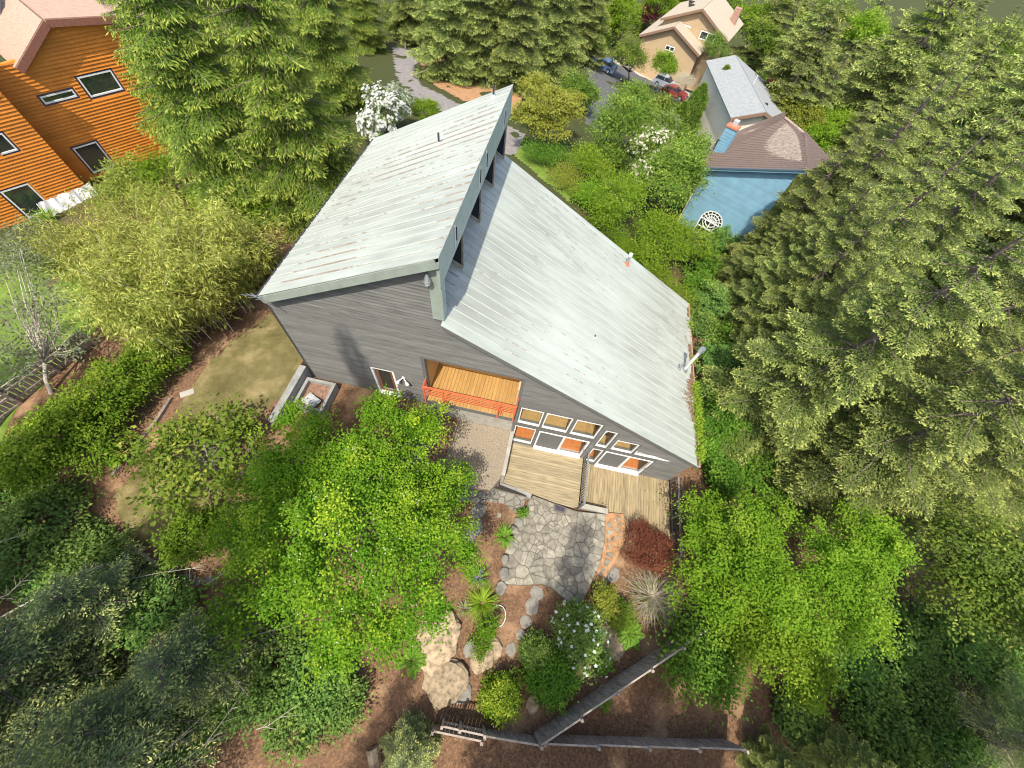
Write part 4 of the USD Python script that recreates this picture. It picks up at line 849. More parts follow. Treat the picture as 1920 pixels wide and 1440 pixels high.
for px, py in ((1300, 6), (1300, 12)):
    p = on_plane(px, py, FT2[0] + FT2[1] * b_[1][0] + [0, 0, b_[1][1] + .1], np.cross(FT2[3], FT2[1] * (b_[1] - b_[0])[0] + np.array([0, 0, (b_[1] - b_[0])[1]])))
    obj('skylight', MB().box(p + [0, 0, .1], (1.6, .9, .2), math.radians(-20)), 'gap_dark', TH)
p = at_z(1362, 62, FT[0][2] + b_[2][1] - 1); obj('chimney', MB().box(p + [.4, .6, .8], (1.1, .9, 5.0), math.radians(-20)), 'brick_red', TH)
yd = thing('yard_fence', 'short orange-brown fence beside the tan house', 'fence', G(1283, 140))
for k in range(12):
    p = G(1273 + k * 1.9, 131 + k * 1.2); obj('board', MB().box(p + [0, 0, .6], (.28, .06, 1.5), math.radians(-25)), 'orange_boot', yd)
obj('rail', MB().beam(G(1273, 131) + [0, .06, 1.1], G(1294, 144) + [0, .06, 1.1], .06, .12), 'tan_trim', yd)

# ------------------------------------------------------------ fences
def board_fence(label, p0, p1, h, panel, bw, seed, lean=0.0, cap=True, name='board_fence', back=True, gap=.012, hvar=.02):
    r = np.random.default_rng(seed); p0, p1 = np.array(p0, float), np.array(p1, float); d = (p1 - p0)[:2]; L = np.linalg.norm(d); d /= L; nrm = np.array([-d[1], d[0]])
    t = thing(name, label, 'fence', (p0 + p1) / 2); npan = max(1, round(L / panel)); yaw = math.atan2(d[1], d[0])
    zs = [float(T(*(p0[:2] + d * L * (k + .5) / npan))) for k in range(npan)]
    for k in range(npan):
        s0, s1 = L * k / npan, L * (k + 1) / npan; z = zs[k]; nb_ = int((s1 - s0) / (bw + gap))
        for i in range(nb_):
            s = s0 + (i + .5) * (s1 - s0) / nb_; c = p0[:2] + d * s
            obj('board', MB().box([c[0], c[1], z + h / 2 + r.uniform(-hvar, hvar) - .1], ((s1 - s0) / nb_ - gap, .022, h + .2), yaw + r.normal(0, .01)), 'fence_wood', t)
        c = p0[:2] + d * (s0 + s1) / 2
        for zz in ((.25, h - .18) if back else (h - .18,)): obj('rail', MB().box([*(c - nrm * .045), z + zz], (s1 - s0 - .02, .045, .09), yaw), 'fence_wood', t)
        if cap: obj('cap', MB().box([*c, z + h + .025], (s1 - s0 - .01, .06, .04), yaw), 'fence_cap', t)
    for k in range(npan + 1):
        c = p0[:2] + d * L * k / npan - nrm * .06; z = zs[min(k, npan - 1)]; z = max(z, zs[max(k - 1, 0)])
        obj('post', MB().box([c[0], c[1], z + h / 2 - .15], (.1, .1, h + .5), yaw), 'fence_wood', t)
board_fence('brown stepped board fence running diagonally from the lower corner to the right trees', G(1001, 1374), G(1345, 1140), 1.75, 1.75, .135, 1)
board_fence('low weathered board fence along the bottom right below the bare mulch', G(1012, 1378), G(1360, 1386), 1.3, 1.85, .14, 2)
board_fence('low weathered fence between the garden gate and the fence corner', G(908, 1366), G(1006, 1380), 1.15, 1.5, .14, 3)
board_fence('low weathered fence panel just below the garden gate', G(815, 1358), G(902, 1374), 1.05, 2.0, .14, 4)
board_fence('brown board fence with light gaps at the left edge behind the leafy hedge', G(-60, 905), G(180, 646), .95, 1.9, .16, 5, gap=.03)
gt = thing('garden_gate', 'small wooden gate with open spindles at the bottom fence', 'gate', G(868, 1355))
ga, gb2 = G(832, 1348), G(906, 1362); gd = gb2 - ga; gd[2] = 0
for s in (0, .42, 1): obj('post', MB().beam(ga + gd * s - [0, 0, .2], ga + gd * s + [0, 0, 1.35], .1, .1, up=(0, 1, 0)), 'fence_cap', gt)
for z in (.45, 1.1): obj('rail', MB().beam(ga + [0, 0, z], ga + gd + [0, 0, z], .06, .08), 'fence_cap', gt)
for i in range(15): c_ = ga + gd * (i + .5) / 15; obj('spindle', MB().beam(c_ + [0, 0, .45], c_ + [0, 0, 1.1], .035, .035, up=(0, 1, 0)), 'fence_wood', gt)

# ------------------------------------------------------------ cars
def wheel(parent, c, r, w, yaw):
    ax = np.array([-math.sin(yaw), math.cos(yaw), 0]); wl = obj('wheel', MB().tube([c - ax * w / 2, c - ax * w * .4, c + ax * w * .4, c + ax * w / 2], [r * .9, r, r, r * .9], 18), 'rubber', parent)
    obj('rim', MB().tube([c - ax * w * .53, c + ax * w * .53], r * .62, 14), 'rim', wl)
def car(label, px, py, yaw, paint, suv=False, length=4.5):
    p = G(px, py, .06); L, W, Hh = length, 1.8, 1.68 if suv else 1.42; t = thing('parked_car', label, 'car', p)
    a = math.radians(yaw); F = (p, np.array([math.cos(a), math.sin(a), 0]), np.array([0, 0, 1.0]), np.array([math.sin(a), -math.cos(a), 0]))
    s = L / 4.5; deck = .95 if not suv else 1.02
    low = Polygon([(-2.2 * s, .3), (-2.25 * s, .55), (-2.15 * s, deck - .05), (-1.4 * s, deck), (.9 * s, deck), (1.9 * s, deck - .14), (2.2 * s, deck - .32), (2.25 * s, .45), (2.15 * s, .28)]).buffer(.05)
    for x in (-1.35 * s, 1.38 * s): low = low.difference(Point(x, .32).buffer(.39))
    cab = Polygon([(-2.0 * s, deck), (-1.7 * s, Hh - .05), (-1.2 * s, Hh), (.1 * s, Hh), (.95 * s, deck)]) if suv else Polygon([(-1.85 * s, deck), (-1.15 * s, Hh - .04), (-.8 * s, Hh), (.1 * s, Hh), (.95 * s, deck)])
    def taper(P, w0, w1, z0, z1, mname, nm):
        m = trimesh.creation.extrude_polygon(P, 1.0, engine='earcut').subdivide(); v = m.vertices; k = np.clip((v[:, 1] - z0) / (z1 - z0), 0, 1); half = (w0 + (w1 - w0) * k) / 2
        out = F[0] + v[:, :1] * F[1] + v[:, 1:2] * F[2] + ((v[:, 2:] - .5) * 2) * half[:, None] * F[3]; return obj(nm, (out, m.faces), mname, t, smooth=30)
    taper(low, W, W * .94, .3, deck, paint, 'body'); taper(cab, W * .9, W * .68, deck, Hh, 'dark_glass', 'cabin_glass')
    taper(cab.intersection(sbox(-9, Hh - .07, 9, 9)).buffer(.03), W * .76, W * .72, Hh - .1, Hh, paint, 'car_roof')
    for x in (-1.35 * s, 1.38 * s):
        for y in (-1, 1): wheel(t, F[0] + F[1] * x + F[3] * y * (W / 2 - .12) + [0, 0, .32], .32, .2, a)
    for y in (-1, 1):
        obj('headlight', MB().box(F[0] + F[1] * 2.2 * s + F[3] * y * .62 + [0, 0, .62], (.1, .34, .14), a), 'white_metal', t)
        obj('tail_light', MB().box(F[0] - F[1] * 2.2 * s + F[3] * y * .66 + [0, 0, .75], (.1, .25, .2), a), 'tail_light', t)
        obj('pillar', MB().beam(F[0] + F[1] * -.35 + F[3] * y * W * .43 + [0, 0, deck], F[0] + F[1] * -.35 + F[3] * y * W * .355 + [0, 0, Hh - .03], .08, .05), paint, t)
    obj('bumper', MB().box(F[0] + F[1] * 2.24 * s + [0, 0, .42], (.1, 1.5, .16), a), 'rubber', t)
car('dark blue sedan parked at the end of the dark street', 1128, 131, 160, 'car_blue')
car('pale blue car half hidden under the grey-green firs', 915, 116, 150, 'car_pale', True)
car('silver sport utility car on the pale driveway below the tan house', 1246, 164, -25, 'car_silver', True, 4.7)
car('red car parked in front of the silver one', 1262, 181, -22, 'car_red')

# ------------------------------------------------------------ small things on the ground
def log(label, pts, r0, r1, m='bark', name='fallen_log', cat='log', lift=.08):
    P = [G(*p, lift) for p in pts]; obj(name, MB().tube(P, np.linspace(r0, r1, len(P)), 8), m, label=label, cat=cat)
def timber_edge(label, a, b):
    a, b = G(*a, .06), G(*b, .06); obj('edging_timber', MB().beam(a, b, .13, .14), 'old_wood', label=label, cat='timber')
timber_edge('weathered edging timber on the left lawn path, upper piece', (322, 748), (292, 795))
timber_edge('weathered edging timber beside the left path, middle piece', (292, 795), (245, 850))
timber_edge('weathered edging timber at the bare lower end of the left path', (262, 832), (215, 890))
timber_edge('long thin timber along the lower curve of the left path', (218, 1000), (300, 1062))
timber_edge('dark thin timber in the mulch below the big maple', (470, 1140), (530, 1165))
obj('path_slab', MB().box(G(352, 738, .03), (.55, .3, .07), .7), 'concrete', label='pale concrete slab at the edge of the dry lawn', cat='slab')
for i, (px, py) in enumerate(((350, 1083), (371, 1090), (394, 1088))): rock(px, py, .2, ['dark flat stone in shade, leftmost of three', 'dark flat stone in shade, middle of three', 'dark flat stone in shade, rightmost of three'][i], 'grey_stone', .15, 70 + i, 0, 'flat_stone', 'stone')
log('grey rotten log lying right at the lower right edge', [(1725, 1362), (1790, 1356), (1868, 1343)], .14, .10, 'bark_grey', lift=.6)
log('short pile log behind the vine maple on the dry grass', [(445, 905), (468, 880), (482, 850)], .2, .16)
log('second short log leaning on the pile behind the vine maple', [(452, 868), (475, 838)], .13, .1)
log('split tan log on the ground below the bottom fence', [(700, 1400), (705, 1436)], .25, .22, 'boulder')
hp = G(934, 1155, .05); a_h = np.linspace(-1.2, 3.6, 24)
obj('garden_hose', MB().tube(np.stack([hp[0] + .33 * np.cos(a_h), hp[1] + .42 * np.sin(a_h), np.full(24, hp[2])], 1), .022, 6), 'white_metal', label='curled pale garden hose beside the spiky green plants', cat='hose')
obj('water_pipe', MB().tube([G(1274, 1022, .1), G(1306, 1014, .14)], .03, 6), 'white_metal', label='thin pale pipe on the ground by the deck corner post', cat='pipe')

# ------------------------------------------------------------ vegetation builders
def unit(a): return a / np.maximum(np.linalg.norm(a, axis=-1, keepdims=True), 1e-9)
def leaf_quads(p, d, n, L, W, tip, fold=.18):
    """One folded diamond per leaf at p, pointing along d, facing n; returns vertices, faces, uv (u = fresh growth)."""
    d = unit(d); s = unit(np.cross(d, n)); n = np.cross(s, d); L = np.broadcast_to(L, len(p))[:, None]; W = np.broadcast_to(W, len(p))[:, None]
    m = p + d * L * .45 - n * W * fold
    v = np.stack([p, m - s * W * .5, p + d * L, m + s * W * .5], 1).reshape(-1, 3)
    k = np.arange(len(p))[:, None] * 4; f = np.concatenate([k + [0, 1, 2], k + [0, 2, 3]], 1).reshape(-1, 3)
    uv = np.stack([np.repeat(np.clip(tip, 0, 1), 4), np.tile([0, .5, 1, .5], len(p))], 1)
    return v, f, uv
def join(parts):
    V, Fc, U, n = [], [], [], 0
    for v, f, u in parts: V.append(v); Fc.append(f + n); U.append(u); n += len(v)
    return (np.concatenate(V), np.concatenate(Fc)), np.concatenate(U)
def conifer(h, R, z0, seed, whorl=.55, per=5, tl=.24, tw=.075, droop=.22, hang=0.0, sp=.17, ds=.22, zmax=None, power=.85, dead=8, cross=2, fine=0.0):
    tl0, sp0, ds0 = tl, sp, ds
    r = np.random.default_rng(seed); P, Dv, N, Tp, Ls = [], [], [], [], []; trunk = MB()
    wob = r.normal(0, .12, (6, 2)); zz = np.linspace(0, h, 6); wob[0] = 0
    trunk.tube(np.column_stack([wob * (zz / h)[:, None], zz - .2]), np.interp(zz, [0, h], [.016 * h + .05, .02]), 9)
    zs = np.arange(z0, h - .3, whorl)
    for z in zs:
        if zmax and z > zmax: break
        q_ = .5 if z < fine else 1.0; sp, ds = sp0 * (.62 if z < fine else 1), ds0 * (.75 if z < fine else 1)
        k = (z - z0) / (h - z0); Lz = R * (1 - k) ** power + .25; m = per if k < .75 else per - 1
        for a in np.arange(m) * 2 * np.pi / m + r.uniform(0, 6.3):
            a += r.normal(0, .2); L = Lz * r.uniform(.6, 1.12); zb = z + r.uniform(-.25, .25); d = np.array([math.cos(a), math.sin(a), 0]); sd = np.array([-d[1], d[0], 0])
            dr = droop * r.uniform(.5, 1.5) + .15 * (1 - k)
            pos = lambda s: d * (L * s)[:, None] + np.array([0, 0, 1.0]) * (zb - dr * L * s * (1.25 - .45 * s) + .16 * L * k * s)[:, None]
            if L > .8 and k < .9: trunk.tube(pos(np.array([0., .35, .7, 1.])), [.05 * L / 2.5 + .012, .03, .018, .006], 4, cap=False)
            s = np.arange(.14, 1.0, ds / L) + r.uniform(0, .05); s = s[s < 1]
            ls = np.clip(.54 * L * (1 - s) ** .75, .10, 1.5)
            for sg in (-1, 1):
                for si, li in zip(s, ls * r.uniform(.7, 1.2, len(s))):
                    t = np.arange(.04, li + sp * .5, sp); q = t / max(li, .01); ld = unit(d * .75 + sd * sg * .8 + [0, 0, -.12])
                    b = pos(np.array([si]))[0]; pp = b + ld * t[:, None] + np.array([0, 0, -1.0]) * ((.10 + .5 * hang) * li * q ** 2)[:, None]
                    for c in range(cross):
                        P.append(pp + r.normal(0, .025, pp.shape)); dd = ld + r.normal(0, .62, pp.shape)
                        if c: dd = dd + sd * sg * .45
                        Dv.append(dd + [0, 0, -1.5 * hang]); N.append(np.array([0, 0, 1.0]) * (1 - .8 * hang) + d * hang + r.normal(0, .45, pp.shape))
                        Tp.append((.12 + .88 * (q > .72)) * (.35 + .65 * si) * r.uniform(.1, 1.0, len(t))); Ls.append(np.full(len(t), q_))
            e = pos(np.linspace(.3, 1.0, max(3, int(L / .12)))); P.append(e); Dv.append(np.tile(d + [0, 0, -.2 - hang], (len(e), 1)) + r.normal(0, .3, e.shape)); N.append(np.array([0, 0, 1.0]) + r.normal(0, .4, e.shape)); Tp.append(np.linspace(.2, 1, len(e)) * r.uniform(.4, 1)); Ls.append(np.full(len(e), q_))
    P, Dv, N, Tp, Ls = np.concatenate(P), np.concatenate(Dv), np.concatenate(N), np.concatenate(Tp), np.concatenate(Ls)
    crown = leaf_quads(P, Dv, N, Ls * tl * r.uniform(.7, 1.35, len(P)), Ls * tw * r.uniform(.7, 1.3, len(P)), Tp, .25)
    limbs = MB()
    for k in range(dead):
        z = r.uniform(.12, 1.0) * max(z0, 1.5); a = r.uniform(0, 6.3); L = R * r.uniform(.5, .95); d = np.array([math.cos(a), math.sin(a), -.1]); b = np.array([0, 0, z])
        limbs.tube([b, b + d * L * .5 + [0, 0, .05], b + d * L + r.normal(0, .12, 3)], [.035, .022, .006], 5, cap=False)
        for j in range(4):
            t = r.uniform(.35, .9); c = b + d * L * t; e = c + unit(d + r.normal(0, .6, 3)) * r.uniform(.3, .8); limbs.tube([c, e], [.012, .004], 4, cap=False)
    return trunk, crown, limbs
def conifer_tree(name, label, base, needle, bark='bark', group=None, cat='tree', limbs=True, rotz=0, **kw):
    trunk, (v, f, uv), lb = conifer(**kw); t = thing(name, label, cat, base, group, rotz=rotz)
    obj('trunk', trunk, bark, t, local=True, smooth=True); obj('crown', (v, f), needle, t, uv=uv, local=True)
    if limbs and len(lb.v): obj('bare_limb', lb, 'pale_twig', t, local=True)
    return t
def crown_leaves(blobs, n_cl, n_lf, L, W, seed, cl=.42, up=.75, shell=.55, low=-.45, flat=.55, fresh=.5, jag=.35):
    r = np.random.default_rng(seed); B = np.array(blobs, float); w = (B[:, 3] * B[:, 4]) ** 1.0; idx = r.choice(len(B), n_cl, p=w / w.sum())
    d = unit(r.normal(size=(n_cl * 3, 3))); d = d[d[:, 2] > low][:n_cl]
    while len(d) < n_cl: d = np.concatenate([d, unit(np.abs(r.normal(size=(n_cl, 3))) * [r.choice([-1, 1]), r.choice([-1, 1]), 1])])[:n_cl]
    rad = shell + (1 - shell) * np.sqrt(r.uniform(0, 1, n_cl)) + r.normal(0, .05, n_cl)
    rad = rad * (1 + jag * (meshkit.noise(d * 2.6 + idx[:, None] * 3.1, seed) - .72) * 1.9)
    c = B[idx, :3] + d * rad[:, None] * np.stack([B[idx, 3], B[idx, 3], B[idx, 4]], 1)
    n_lf = n_lf * (.84 if n_lf < 16000 else .95)
    m = np.maximum(1, r.poisson(n_lf / n_cl, n_cl)); k = np.repeat(np.arange(n_cl), m); n = len(k)
    p = c[k] + r.normal(0, 1, (n, 3)) * cl * np.array([1, 1, flat]) * r.uniform(.5, 1.3, n_cl)[k][:, None]
    nn = np.array([0, 0, up]) + d[k] * .55 + r.normal(0, .42, (n, 3)); ld = d[k] * [1, 1, .2] + r.normal(0, .7, (n, 3)) + [0, 0, -.25]
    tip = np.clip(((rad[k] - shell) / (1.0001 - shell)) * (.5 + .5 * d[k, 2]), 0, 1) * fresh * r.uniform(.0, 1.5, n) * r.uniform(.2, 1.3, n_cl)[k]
    return leaf_quads(p, ld, nn, L * r.uniform(.65, 1.3, n), W * r.uniform(.7, 1.25, n), tip), c
def broadleaf(name, label, base, blobs, leaf, n_cl, n_lf, L, W, seed, cat='tree', bark='bark', trunk_r=.16, n_limb=14, flowers=None, group=None, px=True, **kw):
    """blobs: (px, py, z, r, rz) in the photo's pixels at a height, or (x, y, z, r, rz) from the base when px is False."""
    base = np.array(base, float); bl = [((*(at_z(b[0], b[1], b[2]) - base), b[3], b[4]) if px else b) for b in blobs]
    (v, f, uv), c = crown_leaves(bl, n_cl, n_lf, L, W, seed, **kw)
    t = thing(name, label, cat, base, group); r = np.random.default_rng(seed + 1); tr = MB()
    if trunk_r:
        mid = np.mean([b[:3] for b in bl], axis=0); fork = mid * [.5, .5, .45]; fork[2] = max(fork[2], .25)
        tr.tube([[0, 0, -.25], fork * .5 + r.normal(0, .04, 3), fork], [trunk_r, trunk_r * .8, trunk_r * .65], 8)
        for e in c[r.choice(len(c), min(n_limb, len(c)), replace=False)]:
            m = fork + (e - fork) * .5 + r.normal(0, .12, 3) + [0, 0, -.12]; tr.tube([fork, m, e], [trunk_r * .45, trunk_r * .24, .008], 5, cap=False)
            e2 = c[r.integers(len(c))]
            if np.linalg.norm(e2 - m) < 1.6 * np.linalg.norm(e - fork): tr.tube([m, (m + e2) / 2 + r.normal(0, .08, 3), e2], [trunk_r * .2, trunk_r * .12, .006], 4, cap=False)
        obj('trunk' if cat == 'tree' else 'stems', tr, bark, t, local=True, smooth=True)
    obj('crown' if cat == 'tree' else 'foliage', (v, f), leaf, t, uv=uv, local=True)
    if flowers:
        fm, nfl, fr, petals = flowers; pick = c[r.choice(len(c), nfl)] ; dn = unit(pick - np.mean([b[:3] for b in bl], axis=0)); pick = pick + dn * r.uniform(.05, .3, (nfl, 1)) + r.normal(0, .12, (nfl, 3))
        nrm = unit(dn + [0, 0, .8] + r.normal(0, .3, (nfl, 3))); a = np.tile(np.arange(petals) * 2 * np.pi / petals, nfl); k = np.repeat(np.arange(nfl), petals)
        s = unit(np.cross(nrm, r.normal(size=(nfl, 3)))); w_ = np.cross(nrm, s); dr = s[k] * np.cos(a)[:, None] + w_[k] * np.sin(a)[:, None] + nrm[k] * .35
        v, f, uv = leaf_quads(pick[k], dr, nrm[k], fr * r.uniform(.8, 1.2, len(k)), fr * .8, r.uniform(0, 1, len(k)), .1); obj('flowers', (v, f), fm, t, uv=uv, local=True, kind='stuff')
    return t
def column(name, label, base, h, rad, leaf, n, L, W, seed, group=None, cat='tree'):
    r = np.random.default_rng(seed); z = r.uniform(.0, 1, n) ** .85; a = r.uniform(0, 6.283, n); prof = np.interp(z, [0, .12, .5, .85, 1], [.8, 1, .92, .55, .06])
    lump = 1 + .30 * (meshkit.noise(np.stack([np.cos(a) * 2.2, np.sin(a) * 2.2, z * h * 1.1], 1), seed) - .5) * 2
    d = np.stack([np.cos(a), np.sin(a), 0 * a], 1); p = d * (rad * prof * lump * r.uniform(.72, 1.02, n))[:, None] + np.stack([0 * z, 0 * z, z * h], 1)
    v, f, uv = leaf_quads(p, d * .45 + [0, 0, .9] + r.normal(0, .3, (n, 3)), d + r.normal(0, .5, (n, 3)), L * r.uniform(.7, 1.3, n), W * r.uniform(.7, 1.3, n), r.uniform(0, .8, n) * (lump - .6))
    t = thing(name, label, cat, base, group); obj('trunk', MB().tube([[0, 0, -.2], [0, 0, h * .8]], [.1, .03], 6), 'bark', t, local=True); obj('crown', (v, f), leaf, t, uv=uv, local=True); return t
def spiky(name, label, base, rad, n, w, leaf, seed, h=.7, cat='plant', arch=.8, flowers=None):
    r = np.random.default_rng(seed); a = r.uniform(0, 6.283, n); L = rad * r.uniform(.55, 1.1, n); el = r.uniform(.25, 1.35, n); d = np.stack([np.cos(a), np.sin(a)], 1); s = np.stack([-d[:, 1], d[:, 0], 0 * a], 1); V = []
    ts = (0, .35, .7, 1.0)
    for t in ts:
        rr_ = L * t * (np.cos(el) * .6 + .4); z = h * np.sin(el) * (1.9 * t - arch * 1.5 * t * t) * L / rad + .03; c = np.column_stack([d * (rr_ + .03)[:, None], z]); ww = w * (1 - t) ** .6 + .003
        V += [c - s * ww / 2, c + s * ww / 2]
    v = np.stack(V, 1).reshape(-1, 3); k = np.arange(n)[:, None] * 8; f = np.concatenate([k + q for q in ([0, 1, 3], [0, 3, 2], [2, 3, 5], [2, 5, 4], [4, 5, 7], [4, 7, 6])], 1).reshape(-1, 3)
    uv = np.column_stack([np.repeat(r.uniform(0, .8, n), 8), np.tile(np.repeat(ts, 2), n)]); t = thing(name, label, cat, base); obj('leaves', (v, f), leaf, t, uv=uv, local=True)
    obj('crown_base', trimesh.creation.icosphere(1, rad * .12), 'soil', t, local=True)
    if flowers:
        q = unit(r.normal(size=(flowers, 3))) * .09 + r.normal(0, .16, (flowers, 3)) * [1, 1, .3] + [0, 0, h * 1.05]; v, f, uv = leaf_quads(q, r.normal(size=(flowers, 3)), r.normal(size=(flowers, 3)), .09, .05, r.uniform(0, 1, flowers)); obj('flowers', (v, f), 'violet_petal', t, uv=uv, local=True, kind='stuff')
    return t
def fern(name, label, base, rad, nf, leaf, seed, h=.45, cat='fern'):
    r = np.random.default_rng(seed); P, Dv, N, Ls, Tp = [], [], [], [], []; st = MB()
    for a in np.arange(nf) * 6.283 / nf + r.normal(0, .2, nf):
        d = np.array([math.cos(a), math.sin(a), 0]); s = np.array([-d[1], d[0], 0]); L = rad * r.uniform(.75, 1.1); t = np.linspace(.08, 1, 22); q = d * (L * t)[:, None] + np.array([0, 0, 1]) * (h * (1.7 * t - 1.5 * t * t))[:, None]; st.tube(q[::7], [.008] * len(q[::7]), 4, cap=False)
        for g in (-1, 1):
            P.append(q); Dv.append(np.tile(s * g + d * .35 + [0, 0, -.15], (22, 1))); N.append(np.tile([0, 0, 1.0], (22, 1)) + r.normal(0, .2, (22, 3))); Ls.append(L * .24 * np.sin(np.pi * np.clip(t * .85 + .12, 0, 1)) + .02); Tp.append(r.uniform(0, .7, 22))
    Ls = np.concatenate(Ls); v, f, uv = leaf_quads(np.concatenate(P), np.concatenate(Dv), np.concatenate(N), Ls, Ls * .0 + rad * .055, np.concatenate(Tp)); t = thing(name, label, cat, base); obj('stems', st, 'fern_leaf', t, local=True); obj('fronds', (v, f), leaf, t, uv=uv, local=True); return t
def bamboo(label, base, n, h, lean, seed, leaves=9000):
    r = np.random.default_rng(seed); cul = MB(); P, Dv, N = [], [], []; t = thing('bamboo_clump', label, 'bamboo', base)
    for i in range(n):
        b = np.array([*r.normal(0, .55, 2), -.1]); a = r.uniform(0, 6.283); d = np.array([math.cos(a), math.sin(a), 0]); H = h * r.uniform(.7, 1.1); s = np.linspace(0, 1, 8); out = lean * H * r.uniform(.4, 1.2)
        q = b + d * (out * s ** 2.2)[:, None] + np.array([0, 0, 1]) * (H * (s - .22 * s ** 3))[:, None]; cul.tube(q, np.linspace(.02, .004, 8), 5, cap=False)
        m = leaves // n; k = r.uniform(.22, 1, m) ** .8; c = np.stack([np.interp(k, s, q[:, j]) for j in range(3)], 1); tw_ = np.repeat(unit(r.normal(size=(m // 6 + 1, 3)) + [0, 0, -.1]), 6, 0)[:m]; kk = np.repeat(k[::6], 6)[:m]; c = np.stack([np.interp(kk, s, q[:, j]) for j in range(3)], 1)
        P.append(c + tw_ * r.uniform(.15, .75, (m, 1))); Dv.append(tw_ * .6 + r.normal(0, .5, (m, 3)) + [0, 0, -.45]); N.append(np.array([0, 0, .8]) + r.normal(0, .5, (m, 3)))
    P = np.concatenate(P); v, f, uv = leaf_quads(P, np.concatenate(Dv), np.concatenate(N), r.uniform(.15, .29, len(P)), r.uniform(.03, .05, len(P)), r.uniform(0, 1, len(P)) ** 1.6, .1)
    obj('culms', cul, 'pale_twig', t, local=True); obj('foliage', (v, f), 'bamboo_leaf', t, uv=uv, local=True); return t

# ------------------------------------------------------------ trees and shrubs around the house
B_ = G(640, 985)
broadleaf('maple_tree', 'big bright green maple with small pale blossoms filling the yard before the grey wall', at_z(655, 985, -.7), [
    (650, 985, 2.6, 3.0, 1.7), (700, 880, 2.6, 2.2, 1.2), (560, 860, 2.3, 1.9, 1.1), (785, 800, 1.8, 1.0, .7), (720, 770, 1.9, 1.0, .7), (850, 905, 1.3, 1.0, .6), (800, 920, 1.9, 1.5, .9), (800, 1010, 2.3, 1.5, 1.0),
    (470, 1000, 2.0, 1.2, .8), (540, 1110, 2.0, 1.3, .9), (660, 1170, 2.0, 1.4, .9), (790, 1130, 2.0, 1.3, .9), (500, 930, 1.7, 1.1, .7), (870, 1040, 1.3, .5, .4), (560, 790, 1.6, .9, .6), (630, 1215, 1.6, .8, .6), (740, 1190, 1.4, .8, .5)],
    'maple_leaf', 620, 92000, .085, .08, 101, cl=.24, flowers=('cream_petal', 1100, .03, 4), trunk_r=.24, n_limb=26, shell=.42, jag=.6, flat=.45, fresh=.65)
broadleaf('vine_maple', 'sparse olive green vine maple with open branches left of the big maple', at_z(415, 890, 0.1), [
    (370, 850, 2.0, 1.7, .6), (420, 790, 1.7, 1.0, .5), (300, 840, 1.8, 1.0, .5), (320, 920, 1.7, .9, .5), (450, 900, 1.6, .8, .4)], 'vine_leaf', 150, 3600, .20, .12, 103, cl=.30, trunk_r=.09, n_limb=26, bark='bark_grey', up=1.0, fresh=.8)
broadleaf('round_bush', 'low rounded bright green bush below the vine maple', G(365, 1030), [(365, 1000, .4, 1.05, .85)], 'hedge_leaf', 130, 7000, .10, .07, 104, cat='bush', trunk_r=.03, cl=.16)
broadleaf('hedge', 'large leafy bright green hedge beside the left fence', G(190, 790), [(75, 845, 1.1, 1.3, 1.2), (130, 800, 1.2, 1.35, 1.2), (185, 760, 1.2, 1.35, 1.2), (240, 715, 1.2, 1.3, 1.2), (290, 675, 1.1, 1.1, 1.1), (60, 880, .7, .9, .9), (190, 835, .7, 1.0, .8)], 'hedge_leaf', 700, 26000, .13, .07, 105, cat='hedge', trunk_r=.04, cl=.2, fresh=.8)
bamboo('pale yellow-green bamboo clump nearest the grey house eave', G(452, 566), 18, 5.6, .36, 1, 13000)
bamboo('pale bamboo clump second from the house, above the dirt path', G(402, 608), 20, 5.6, .38, 2, 14000)
bamboo('arching bamboo clump in the middle of the bamboo row', G(350, 632), 20, 5.4, .4, 3, 14000)
bamboo('bamboo clump just above the leafy hedge', G(300, 618), 18, 5.0, .42, 4, 12000)
bamboo('pale bamboo clump below the orange house window', G(330, 540), 20, 5.2, .42, 5, 13000)
bamboo('outermost pale bamboo clump by the plastic sheeting', G(236, 520), 18, 4.2, .45, 6, 11000)
broadleaf('small_tree', 'sparse grey-green small tree with pale bent limbs over the left fence', G(92, 742), [(40, 610, 2.4, 1.3, .8), (90, 560, 2.5, 1.1, .7), (10, 690, 2.3, 1.1, .6), (140, 640, 2.2, .8, .5), (40, 500, 2.6, 1.0, .6)], 'grey_leaf', 150, 2800, .17, .07, 106, cl=.3, trunk_r=.1, n_limb=30, bark='pale_twig')
broadleaf('garden_shrub', 'grey-green shrub by the foot of the orange house', G(70, 470), [(75, 455, 1.0, 1.4, .9), (20, 480, .8, 1.2, .8)], 'grey_leaf', 150, 5000, .14, .06, 107, cat='shrub', trunk_r=.03)
bamboo('pale bamboo clump filling the gap between bamboo row and cedars', G(440, 500), 18, 5.0, .4, 7, 12000)
bamboo('pale bamboo clump beside the upper eave of the grey house', G(500, 520), 12, 4.2, .3, 8, 8000)
spiky('strap_leaf_plant', 'green strap-leaved clump between orange wall and white sheeting', G(95, 415), 1.0, 110, .05, 'fern_leaf', 3, .9)

